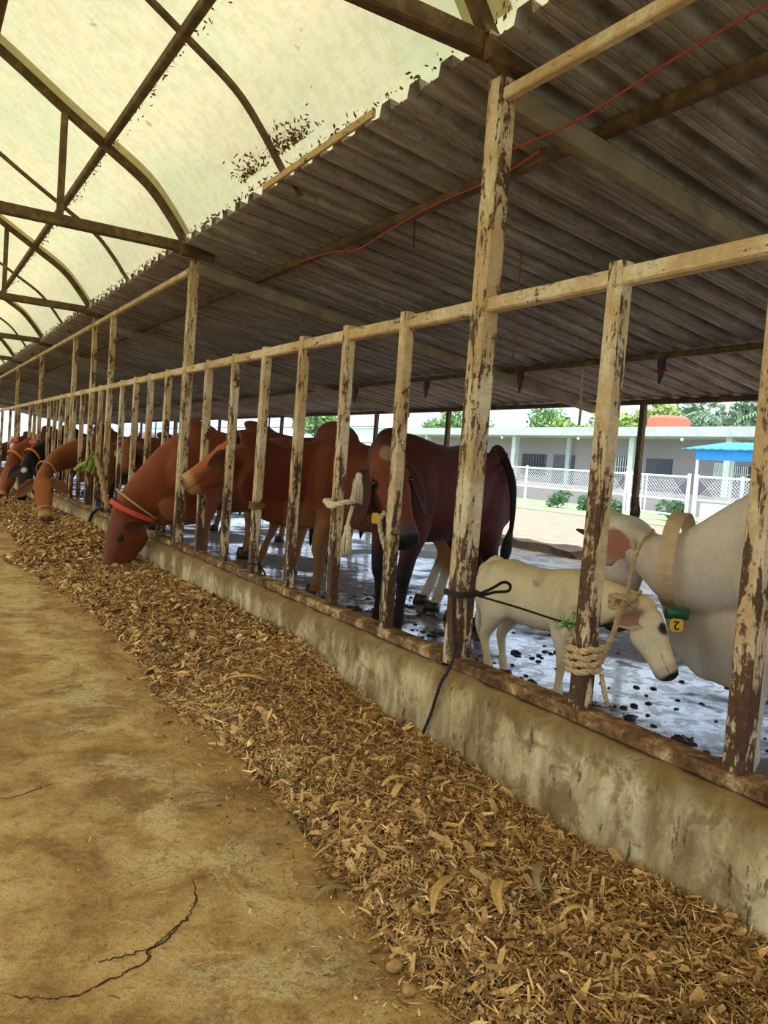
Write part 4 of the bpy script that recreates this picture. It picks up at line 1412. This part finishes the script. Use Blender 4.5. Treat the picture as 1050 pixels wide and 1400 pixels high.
# ------------------------------------------------------------------ ropes and small things
def build_props():
    # thick tan rope wound round the bar, up to the knot by the calf
    r = empty('rope', (0, 2.069, .6), 'thick tan rope coiled round the bar before the calf, with a knot', 'rope')
    m = MB()
    pts = []
    for i in range(4 * 16 + 1):
        a = 2 * PI * i / 16 + 2.4
        rx = .052
        c, s = math.cos(a), math.sin(a)
        f = rx / max(abs(c), abs(s)) ** .6
        pts.append((c * f - .004, 2.069 + s * f, .628 + .027 * i / 16 + .004 * math.sin(i * 1.7)))
    m.rope(pts, .0135, step=.012)
    m.build('coil', 'tan_rope', r, True)
    m = MB()
    m.rope([(.05, 2.03, .70), (.16, 2.08, .76), (.34, 2.20, .84), (.50, 2.33, .83), (.56, 2.38, .815)], .011)
    m.rope([(.055, 2.04, .66), (.20, 2.12, .73), (.40, 2.26, .82), (.56, 2.37, .80)], .011)
    m.rope([(.045, 2.02, .62), (.05, 2.0, .55), (.075, 2.0, .50)], .010)
    m.build('lead', 'tan_rope', r, True)
    m = MB()
    c0 = V((.60, 2.42, .81))
    pts = []
    for i in range(70):
        a = i * .55
        pts.append(c0 + V((.050 * math.cos(a), .040 * math.sin(a * .9), .028 * math.sin(a * 1.31 + .6))))
    m.rope(pts, .011, step=.012)
    m.rope([c0, c0 + V((.12, .06, -.02)), c0 + V((.24, .10, .03))], .011)
    m.build('knot', 'tan_rope', r, True)
    # black cord on the big post
    r = empty('cord', (0, YB, .78), 'black cord tied round the thick post, looped and running to the calf', 'cord')
    m = MB()
    pts = []
    for i in range(2 * 16 + 1):
        a = 2 * PI * i / 16
        c, s = math.cos(a), math.sin(a)
        f = .064 / max(abs(c), abs(s)) ** .6
        pts.append((c * f, YB + s * f, .775 + .012 * i / 16))
    m.rope(pts, .008, step=.01)
    m.build('wrap', 'black_cord', r, True)
    m = MB()
    m.rope([(.06, 2.82, .785), (.14, 2.82, .81), (.25, 2.86, .835), (.33, 2.90, .81), (.30, 2.88, .785), (.18, 2.84, .79), (.06, 2.80, .78)], .008, step=.01)
    m.build('loop', 'black_cord', r, True)
    m = MB()
    m.rope([(.06, 2.81, .78), (.22, 2.71, .74), (.40, 2.58, .69), (.56, 2.53, .675), (.70, 2.52, .69), (.80, 2.55, .70)], .006, step=.01)
    m.build('lead', 'black_cord', r, True)
    # herb sprig stuck on the cord
    m = MB()
    for _ in range(70):
        c = V((.41, 2.57, .69)) + V((rnd.gauss(0, .028), rnd.gauss(0, .015), rnd.gauss(0, .018)))
        q = Quaternion((rnd.gauss(0, 1), rnd.gauss(0, 1), rnd.gauss(0, 1), rnd.gauss(0, 1))).normalized()
        a, b = rnd.uniform(.008, .018), rnd.uniform(.004, .007)
        m.add([c + q @ V(p) for p in ((-a, 0, 0), (0, -b, .003), (a, 0, 0), (0, b, .003))], [(0, 1, 2, 3)])
    tag(m.build('herb_sprig', 'herb_green'), 'sprig of fresh green leaves caught on the black cord', 'leaves')
    # cord hanging over the kerb
    m = MB()
    m.rope([(-.062, 2.845, .80), (-.065, 2.82, .65), (-.068, 2.79, .53), (-.115, 2.77, .445), (-.142, 2.775, .40), (-.148, 2.80, .32), (-.145, 2.83, .24), (-.15, 2.86, .16), (-.16, 2.875, .10)], .008, step=.01)
    tag(m.build('cord', 'black_cord', None, True), 'dark cord hanging from the thick post down over the kerb to the straw', 'cord')
    # pale tasselled rope on a bar
    yb = YB + 2 * SP
    r = empty('rope', (0, yb, 1.1), 'pale frayed rope knotted on a bar beside the dark cow, ends hanging', 'rope')
    m = MB()
    m.rope([(-.05, yb - .10, 1.105), (-.055, yb + .02, 1.11), (-.05, yb + .09, 1.115), (.02, yb + .085, 1.12), (.055, yb + .02, 1.12), (.045, yb - .10, 1.13), (-.05, yb - .13, 1.12), (-.06, yb - .02, 1.09), (-.05, yb + .07, 1.10)], .016)
    m.build('loop', 'pale_rope', r, True)
    m = MB()
    m.rope([(.05, yb - .06, 1.12), (.08, yb - .03, 1.18), (.10, yb + .0, 1.25), (.09, yb - .06, 1.285)], .014)
    m.rope([(.05, yb - .08, 1.10), (.02, yb - .10, 1.02), (.0, yb - .12, .96)], .012)
    m.build('tie', 'pale_rope', r, True)
    for c, n in ((V((.09, yb - .06, 1.28)), 40), (V((.0, yb - .13, .97)), 34)):
        m = MB()
        for _ in range(n):
            a = rnd.uniform(0, 2 * PI)
            e = c + V((math.cos(a) * .03, math.sin(a) * .035, -.13 - rnd.random() * .04))
            m.tube([c + V((math.cos(a) * .012, math.sin(a) * .012, 0)), c + V((math.cos(a) * .026, math.sin(a) * .03, -.06)), e], .004, 5)
        m.ell(c, (.022, .022, .026))
        m.build('tassel', 'pale_rope', r, True)
    # rope knots on the next bars
    for k, z, lab in ((4, .965, 'brown rope knot round the bar below the chin of the sniffing cow'),):
        y = YB + k * SP
        m = MB()
        pts = []
        for i in range(40):
            a = 2 * PI * i / 14
            c, s = math.cos(a), math.sin(a)
            f = .05 / max(abs(c), abs(s)) ** .6
            pts.append((c * f, y + s * f, z + .018 * i / 14))
        m.rope(pts, .012, step=.014)
        tag(m.build('rope', 'brown_cord', None, True), lab, 'rope')
    for k, z, lab in ((4, .555, 'dark cord round the foot of the bar below the sniffing cow'),):
        y = YB + k * SP
        m = MB()
        pts = [(.045 * math.cos(a), y + .045 * math.sin(a), z) for a in [2 * PI * i / 14 for i in range(15)]] + [(.05, y - .1, .50), (.03, y - .17, .48)]
        m.rope(pts, .008, step=.012)
        tag(m.build('cord', 'black_cord', None, True), lab, 'cord')
    # stick with green cloth
    r = empty('stick', (-.27, 9.08, .64), 'rough wooden stick leaning at the bars, green cloth tied at its top', 'stick')
    m = MB()
    q = resample(smooth([(-.065, 10.95, 1.23), (-.12, 10.3, 1.01), (-.19, 9.7, .82), (-.27, 9.08, .64)], 5), .04)
    m.tube([p + V((rnd.gauss(0, .004), rnd.gauss(0, .004), 0)) for p in q], [.036 + .006 * math.sin(i * .8) for i in range(len(q))], 10)
    m.build('pole', 'stick_wood', r, True)
    m = MB()
    for i in range(11):
        c = V((-.09 + rnd.gauss(0, .02), 10.85 + rnd.gauss(0, .07), 1.17 + rnd.gauss(0, .05)))
        d = V((rnd.gauss(-.02, .03), rnd.gauss(.05, .06), rnd.gauss(-.03, .03)))
        if i < 4:
            d = V((-.01, .085, -.045 - .01 * i))
        q = smooth([c - d * .3, c + V((rnd.gauss(0, .01), 0, .01)), c + d, c + d * 2 + V((0, 0, -.02)), c + d * 2.6 + V((0, 0, -.06))], 4)
        w_ = V((rnd.gauss(0, 1), rnd.gauss(0, 1), rnd.gauss(0, 1))).normalized() * .03
        m.loft([[p + w_, p + w_ * .3 + V((.008, 0, .006)), p - w_, p - w_ * .3 - V((.008, 0, .006))] for p in q])
    m.build('cloth', 'green_cloth', r, True, 'pale green cloth')
    # black hose looped over the kerb
    m = MB()
    m.tube(smooth([(.12, 10.2, .5), (-.02, 10.35, .56), (-.12, 10.5, .50), (-.155, 10.6, .38), (-.16, 10.6, .30)], 5), .022, 10)
    tag(m.build('hose', 'black_plastic', None, True), 'short black hose bent over the kerb below the green cloth stick', 'hose')
    # pink cloths knotted far along the barrier
    for y, lab in ((16.9, 'pink cloth knotted on the tall post above the black cow'), (19.9, 'faded pink cloth farther down the bars')):
        m = MB()
        for i in range(5):
            m.ell((-.05 + rnd.gauss(0, .02), y + rnd.gauss(0, .08), 1.30 + rnd.gauss(0, .03)), (.05, .08, .05))
        m.tube([(-.06, y, 1.3), (-.07, y - .2, 1.34), (-.06, y - .4, 1.3)], .035, 8)
        tag(m.build('cloth', 'pink_cloth', None, True), lab, 'cloth')
    # straw-like rope bundle far left
    m = MB()
    for i in range(6):
        m.ell((-.05, 20.6 + rnd.gauss(0, .15), 1.28 + rnd.gauss(0, .1)), (.05, .12, .07))
    tag(m.build('rope_bundle', 'pale_rope', None, True), 'pale bundle of rope hung on distant bars at the picture edge', 'rope')
    # wires under the metal roof
    m = MB()
    m.tube(smooth([(.3, 1.2, 3.14), (.3, 2.13, 3.06), (.3, 2.656, 2.99), (.2, 3.0, 2.93), (.06, 2.93, 2.86)], 5), .006, 6)
    tag(m.build('wire', 'red_wire', None, True), 'red wire sagging from the near post along the metal roof', 'wire')
    m = MB()
    m.tube(smooth([(.55, 3.2, 3.08), (.56, 3.55, 3.04), (.56, 4.2, 3.035), (.57, 4.72, 3.0), (.57, 5.2, 2.95), (.58, 5.6, 3.02), (.58, 6.2, 3.05)], 5), .006, 6)
    tag(m.build('wire', 'red_wire', None, True), 'dull red wire sagging along the nearest roof purlin', 'wire')
    for p0, p1, w, mt, lab in (((.66, 4.55, 3.08), (.66, 4.54, 2.87), .004, 'black_cord', 'short black string hanging from the nearest purlin'),
                               ((1.5, 4.40, 2.99), (1.5, 4.39, 2.22), .008, 'brown_cord', 'brown string hanging from the metal roof right of the thick post'),
                               ((3.9, 6.05, 2.57), (3.85, 5.98, 1.95), .016, 'tan_rope', 'tan rope end hanging from the mister purlin behind the coiled rope bar'),
                               ((3.9, 3.95, 2.57), (3.85, 3.9, 2.0), .016, 'tan_rope', 'tan rope end hanging from the mister purlin beside the last bar'),
                               ((1.6, 6.6, 2.95), (1.6, 6.58, 2.45), .006, 'brown_cord', 'thin brown string hanging above the sniffing cow')):
        m = MB()
        a, b = V(p0), V(p1)
        m.tube(smooth([a, a.lerp(b, .35) + V((.01, .02, 0)), a.lerp(b, .7) + V((-.01, -.01, 0)), b + V((.02, .03, 0))], 4), w, 6)
        tag(m.build('hanging_rope', mt, None, True), lab, 'rope')
    # dung lumps
    m = MB()
    cl = [(abs(rnd.gauss(.5, .9)) + .15, rnd.uniform(.8, 7)) for _ in range(60)]
    for _ in range(800):
        if rnd.random() < .6:
            cx, cy = cl[rnd.randrange(60)]
            x, y = cx + rnd.gauss(0, .07), cy + rnd.gauss(0, .07)
        else:
            y = rnd.uniform(.8, 6.5)
            x = .15 + abs(rnd.gauss(0, 1.2))
        if x < .12:
            continue
        s = rnd.uniform(.006, .022) * (1.5 if rnd.random() < .15 else .8)
        b = len(m.v)
        m.ell((x, y, ZP + s * .2), (s * rnd.uniform(.8, 1.9), s * rnd.uniform(.8, 1.6), s * rnd.uniform(.3, .6)), 8, 5)
        for q in range(b, len(m.v)):
            v_ = m.v[q]
            m.v[q] = (v_[0] + rnd.gauss(0, s * .16), v_[1] + rnd.gauss(0, s * .16), max(ZP - .001, v_[2] + rnd.gauss(0, s * .1)))
    tag(m.build('dung', 'dung', None, True), 'dark lumps of dung strewn over the wet pen floor', 'dung', kind='stuff')


# ------------------------------------------------------------------ beyond the pen
def build_outside():
    # white pipe and mesh fence
    X = 23.5
    r = empty('mesh_fence', (X, 24, .05), 'white pipe and chain link fence on the grass before the brick building', 'fence')
    posts = [38.0, 34.5, 31.4, 28.45, 24.3, 22.3]
    zt = lambda y: 1.85
    for y in posts:
        m = MB()
        m.tube([(X, y, .05), (X, y, 1.95)], .055, 8)
        m.build('post', 'white_metal', r)
    for z in (.95, 1.85):
        m = MB()
        m.tube([(X, 22.3, z), (X, 38, z)], .04, 8)
        m.build('rail', 'white_metal', r)
    m = MB()
    for i in range(0, 220):
        y = 22.3 + i * .14
        for sg in (1, -1):
            p0, p1 = V((X, y, .95)), V((X, y + sg * .9, 1.85))
            if 22.3 <= p1.y <= 38:
                m.beam(p0, p1, .010, .010)
    m.build('chain_link', 'white_metal', r)
    r = empty('gate', (X, 20.6, .05), 'white barred gate between the mesh fence and the blue canopy', 'gate')
    for y in (22.1, 19.25):
        m = MB()
        m.tube([(X, y, .05), (X, y, 1.98)], .07, 8)
        m.build('post', 'white_metal', r)
    m = MB()
    for z in (.35, .95, 1.85):
        m.tube([(X, 19.25, z), (X, 22.1, z)], .04, 8)
    for y in (21.85, 21.65, 21.45, 21.25):
        m.tube([(X, y, .3), (X, y, 1.85)], .03, 8)
    m.build('gate_frame', 'white_metal', r)
    m = MB()
    for i in range(0, 28):
        y = 19.25 + i * .14
        for sg in (1, -1):
            p1 = V((X, y + sg * .9, 1.85))
            if 19.25 <= p1.y <= 22.1:
                m.beam((X, y, .95), p1, .010, .010)
    m.build('chain_link', 'white_metal', r)
    r = empty('mesh_fence', (X, 17, .05), 'white mesh fence section under the blue canopy', 'fence')
    for y in (18.9, 17.0, 15.0):
        m = MB()
        m.tube([(X, y, .05), (X, y, 1.98)], .06, 8)
        m.build('post', 'white_metal', r)
    for z in (1.0, 1.88):
        m = MB()
        m.tube([(X, 14.0, z), (X, 18.9, z)], .04, 8)
        m.build('rail', 'white_metal', r)
    m = MB()
    for i in range(0, 36):
        y = 14 + i * .14
        for sg in (1, -1):
            p1 = V((X, y + sg * .9, 1.85))
            if 14 <= p1.y <= 18.9:
                m.beam((X, y, 1.0), p1, .010, .010)
    m.build('chain_link', 'white_metal', r)
    m = MB()
    m.box((X + .2, 15.5, .05), (X + 1.0, 18.8, .88))
    tag(m.build('trough', 'white_wall'), 'white walled water trough behind the fence under the canopy', 'trough')
    # blue canopy
    r = empty('canopy', (25.2, 17.5, .05), 'bright blue sheet canopy on thin posts before the brick building', 'canopy')
    m = MB()
    ys = np.arange(13.5, 20.5, .2)
    rings = [[(24.2, y, 2.99 + .03 * (i % 2)), (27.0, y, 3.45 + .03 * (i % 2)), (27.0, y, 3.42 + .03 * (i % 2)), (24.2, y, 2.96 + .03 * (i % 2))] for i, y in enumerate(ys)]
    m.loft(rings)
    m.build('roof_sheet', 'blue_sheet', r)
    m = MB()
    m.box((24.42, 13.5, 2.58), (24.46, 19.75, 2.98))
    m.build('fascia', 'blue_sheet', r)
    for x, y in ((24.5, 19.7), (24.5, 15.5), (26.8, 19.7), (26.8, 15.5)):
        m = MB()
        m.tube([(x, y, .05), (x, y, 3.0)], .06, 8)
        m.build('post', 'white_metal', r)
    # brick building with a veranda
    r = empty('brick_building', (33, 32, .4), 'long low brick building with a concrete veranda roof', 'building')
    m = MB()
    m.box((33, 8, 1.1), (38, 52, 4.3))
    m.build('wall', 'brick', r)
    m = MB()
    m.box((31.2, 8, .0), (33.0, 52, 1.13))
    m.build('plinth', 'brick', r)
    m = MB()
    m.box((30.9, 7.5, 4.02), (38.3, 52, 4.5))
    m.build('roof_slab', 'grey_concrete', r)
    for y in (48.5, 44.0, 38.5, 35.1, 23.05, 19.0, 28.9):
        m = MB()
        x0 = 31.25 if y != 35.1 else 32.75
        m.box((x0, y - .17, 1.13), (x0 + .35, y + .17, 4.02))
        m.build('column', 'grey_concrete', r)
    win = [(37.2, 39.5, 1.6, 2.94, 1), (30.1, 31.7, 1.83, 2.95, 1), (27.5, 29.2, 2.0, 2.93, 0), (24.3, 24.95, 2.1, 2.85, 1), (22.9, 23.9, 1.9, 2.73, 1), (43, 45, 1.8, 2.9, 1), (19.5, 21, 1.9, 2.8, 1)]
    for y0, y1, z0, z1, bars in win:
        m = MB()
        m.box((32.94, y0, z0), (33.02, y1, z1))
        w = m.build('window', 'dark_opening', r)
        if bars:
            m = MB()
            for i in range(1, 9):
                yy = y0 + (y1 - y0) * i / 9
                m.box((32.90, yy - .02, z0), (32.93, yy + .02, z1))
            m.box((32.90, y0, (z0 + z1) / 2 - .02), (32.93, y1, (z0 + z1) / 2 + .02))
            m.build('window_bars', 'dark_bars' if y0 > 35 else 'white_metal', w)
    for y0, y1 in ((34.7, 36.5), (41, 42.2)):
        m = MB()
        m.box((32.93, y0, 1.13), (33.02, y1, 2.95))
        m.build('door', 'door_grey', r)
    for y in (39.4, 32.6, 25.5):
        m = MB()
        m.ell((31.0, y, 3.86), (.09, .09, .09))
        m.build('lamp', 'lamp_white', r, True)
    # roof tank
    m = MB()
    m.tube([(34.5, 29.2, 4.45), (34.5, 29.2, 5.25), (34.5, 29.2, 5.42)], [1.15, 1.15, .9], 22)
    tag(m.build('roof_tank', 'brick_tank'), 'salmon brick tank on the flat roof of the brick building', 'tank')
    # white shed and pale walls to the left
    r = empty('white_shed', (42, 74, 0), 'pale white shed wall seen over the backs of the brown and maroon cows', 'shed')
    m = MB()
    m.box((40, 66, 0), (46, 84, 5.4))
    m.build('wall', 'white_wall', r)
    m = MB()
    m.box((39.6, 65.6, 5.4), (46.5, 84.4, 5.6))
    m.box((39.9, 65.9, 5.6), (46.0, 84.0, 6.6))
    m.build('roof', 'white_wall', r)
    m = MB()
    m.box((9.0, 46.0, -.3), (14, 46.4, 2.2))
    m.box((9.0, 45.9, 2.2), (14, 46.5, 2.35))
    tag(m.build('boundary_wall', 'pinkish_wall'), 'low pinkish boundary wall beyond the far pen', 'wall')
    r = empty('wire_fence', (7.3, 30, 0), 'tall wire lattice fence along the far pen edge against the sky', 'fence')
    for i in range(10):
        m = MB()
        y = 16 + i * 3.2
        m.beam((7.3, y, 0), (7.3, y, 3.2), .05, .05, up=(0, 1, 0))
        m.build('post', 'dark_bars', r)
    m = MB()
    for z in (1.5, 1.9, 2.3, 2.7, 3.1):
        m.tube([(7.3, 16, z), (7.3, 44.8, z)], .012, 5)
    m.build('wires', 'dark_bars', r)
    # shrubs along the fence
    spots = [(22.9, 36.5, .6), (22.9, 33.5, .8), (24.2, 27.0, .7), (24.3, 25.4, .5), (24.2, 23.4, .6), (24.1, 20.3, .7)]
    for i, (x, y, h) in enumerate(spots):
        foliage_tree('shrub', 'green shrub at the white fence, ' + ORD[i] + ' from the dark cow side', 'shrub', x, y, .05, h * 1.3, h * .9, 500, .12, 'leaf_shrub', trunk=False)
    # trees
    ts = [(45, 61, 3.2, 3.6, 'leaf_green', 'green tree over the roof, beside the thick near post'),
          (47, 51, 3.4, 4.0, 'leaf_green', 'green tree above the brick building right of the thick near post'),
          (45, 46, 3.2, 3.4, 'leaf_yellow', 'yellowish tree above the building behind the coiled rope bar'),
          (46, 41.5, 2.8, 3.4, 'leaf_yellow', 'yellowish tree next to the salmon tank'),
          (50, 37.0, 3.8, 4.0, 'leaf_dull', 'dull green tree between the tank and the palm fronds'),
          (46, 31.0, 3.3, 3.6, 'leaf_dull', 'dull green tree behind the blue canopy'),
          (30, 63.5, 2.0, 2.6, 'leaf_green', 'small green tree over the hump of the sniffing cow'),
          (50, 26, 4.0, 4.0, 'leaf_dull', 'dull green tree at the far end of the building')]
    for x, y, rad, h, mt, lab in ts:
        foliage_tree('tree', lab, 'tree', x, y, -.3, 4.0 + h * .9, rad, 2600, .34, mt)
    # palm fronds
    r = empty('banana_palm', (43, 31.5, -.3), 'arching palm fronds over the roof beside the blue canopy', 'palm')
    m = MB()
    m.tube([(43, 31.5, -.3), (43.1, 31.4, 3), (43.0, 31.5, 5.2)], [.18, .15, .12], 8)
    m.build('trunk', 'bark', r)
    for a in (0.4, 1.4, 2.2, 3.0, 4.0, 5.0):
        m = MB()
        d = V((math.cos(a), math.sin(a), 0))
        s = V((-d.y, d.x, 0))
        spine = smooth([V((43, 31.5, 5.1)), V((43, 31.5, 6.2)) + d * .9, V((43, 31.5, 6.5)) + d * 2.0, V((43, 31.5, 5.7)) + d * 3.1], 6)
        m.tube(spine, .03, 5)
        for i, p in enumerate(spine):
            for sg in (1, -1):
                q = p + s * sg * .75 + V((0, 0, -.35)) + d * .25
                m.add([p - d * .06, p + d * .06, q], [(0, 1, 2)])
        m.build('frond', 'leaf_dull', r)


def foliage_tree(name, label, cat, x, y, z, h, rad, n, leaf, mat, trunk=True):
    r = empty(name, (x, y, z), label, cat)
    if trunk:
        m = MB()
        m.tube([(x, y, z), (x + .1, y, z + h * .35), (x, y + .1, z + h * .75)], [.22, .17, .08], 8)
        for k in range(4):
            a = rnd.uniform(0, 6.28)
            m.tube([(x, y, z + h * .45), (x + math.cos(a) * rad * .5, y + math.sin(a) * rad * .5, z + h * .85)], [.1, .04], 6)
        m.build('trunk', 'bark', r)
    m = MB()
    blobs = []
    cz = z + h - (rad * .6 if trunk else h * .55)
    for _ in range(9 if trunk else 5):
        blobs.append((V((x + rnd.gauss(0, rad * .42), y + rnd.gauss(0, rad * .42), cz + rnd.gauss(0, rad * .25))), rad * rnd.uniform(.35, .6)))
    for _ in range(n):
        c, br = blobs[rnd.randrange(len(blobs))]
        d = V((rnd.gauss(0, 1), rnd.gauss(0, 1), rnd.gauss(0, 1))).normalized()
        p = c + d * br * rnd.uniform(.6, 1.05)
        if p.z < z + .02:
            continue
        q = Quaternion((rnd.gauss(0, 1), rnd.gauss(0, 1), rnd.gauss(0, 1), rnd.gauss(0, 1))).normalized()
        a = leaf * rnd.uniform(.5, 1.1)
        m.add([p + q @ V((-a, 0, 0)), p + q @ V((0, -a * .45, .02)), p + q @ V((a, 0, 0)), p + q @ V((0, a * .45, .02))], [(0, 1, 2, 3)])
    m.build('foliage', mat, r)


# ------------------------------------------------------------------ light
def build_light():
    w = bpy.data.worlds.new('sky')
    scene.world = w
    w.use_nodes = True
    nt = w.node_tree
    nt.nodes.clear()
    out = nt.nodes.new('ShaderNodeOutputWorld')
    bg = nt.nodes.new('ShaderNodeBackground')
    tc = nt.nodes.new('ShaderNodeTexCoord')
    no = nt.nodes.new('ShaderNodeTexNoise')
    no.inputs['Scale'].default_value = 3.0
    no.inputs['Detail'].default_value = 5
    cr = nt.nodes.new('ShaderNodeValToRGB')
    cr.color_ramp.elements[0].position = 0.35
    cr.color_ramp.elements[0].color = (0.62, 0.78, 1.0, 1)
    cr.color_ramp.elements[1].position = 0.65
    cr.color_ramp.elements[1].color = (0.92, 0.97, 1.0, 1)
    nt.links.new(tc.outputs['Generated'], no.inputs['Vector'])
    nt.links.new(no.outputs['Fac'], cr.inputs['Fac'])
    sp = nt.nodes.new('ShaderNodeSeparateXYZ')
    nt.links.new(tc.outputs['Generated'], sp.inputs[0])
    c2 = nt.nodes.new('ShaderNodeValToRGB')
    for e, (q, v) in zip((c2.color_ramp.elements[0], c2.color_ramp.elements[1], c2.color_ramp.elements.new(0.5)), ((0.0, (0.50, 0.56, 0.66, 1)), (1.0, (1, 1, 1, 1)), (0.30, (0.92, 0.96, 1.0, 1)))):
        e.position = q
        e.color = v
    nt.links.new(sp.outputs[2], c2.inputs['Fac'])
    mu = nt.nodes.new('ShaderNodeMix')
    mu.data_type = 'RGBA'
    mu.blend_type = 'MULTIPLY'
    mu.inputs[0].default_value = 1.0
    nt.links.new(cr.outputs['Color'], mu.inputs[6])
    nt.links.new(c2.outputs['Color'], mu.inputs[7])
    nt.links.new(mu.outputs[2], bg.inputs['Color'])
    bg.inputs['Strength'].default_value = 1.12
    nt.links.new(bg.outputs[0], out.inputs[0])
    s = bpy.data.lights.new('sun', 'SUN')
    s.energy = 2.0
    s.angle = math.radians(18)
    s.color = (1.0, 0.93, 0.80)
    o = bpy.data.objects.new('sun', s)
    d = V((0.30, 0.22, -1.0))
    o.rotation_euler = d.to_track_quat('-Z', 'Y').to_euler()
    o.location = (0, 0, 20)
    COL.objects.link(o)
    vs = scene.view_settings
    scene.display_settings.display_device = 'sRGB'
    vs.view_transform = 'Standard'
    vs.look = 'None'
    vs.gamma = 1.0
    vs.use_curve_mapping = False
    vs.exposure = 1.18
    c = scene.cycles
    c.max_bounces = 10
    c.diffuse_bounces = 6
    c.glossy_bounces = 4
    c.transmission_bounces = 6
    c.transparent_max_bounces = 8


def set_groups():
    names = dict(cow='cattle standing and eating along the feed barrier', support_post='tall posts along the feed barrier', feed_barrier='feed barrier sections', roof_truss='steel roof trusses', arch_hoop='thin ribs between the trusses',
                 arch_purlin='purlins under the arched sheet', roof_purlin='purlins under the metal roof', eave_post='posts under the outer eave', mister='misters on the outer purlin', hanging_rope='ropes and strings hanging from the metal roof',
                 corn_husk='large husk pieces on the straw heap', cob_piece='cob pieces at the heap edge', tree='trees beyond the brick building', shrub='shrubs along the white fence', mesh_fence='white mesh fence sections', upper_beam='upper beams on the tall posts', wire='red wires under the metal roof',
                 rope='ropes tied on the bars', cord='dark cords tied on posts', cloth='pink cloths on the far bars')
    for o in scene.objects:
        if o.parent is None and o.get('category'):
            st = o.name.split('.')[0]
            if st in names:
                o['group'] = names[st]


make_camera()
make_materials()
build_setting()
build_barrier()
build_roof_frame()
build_straw()
build_animals()
build_props()
build_outside()
build_light()
set_groups()
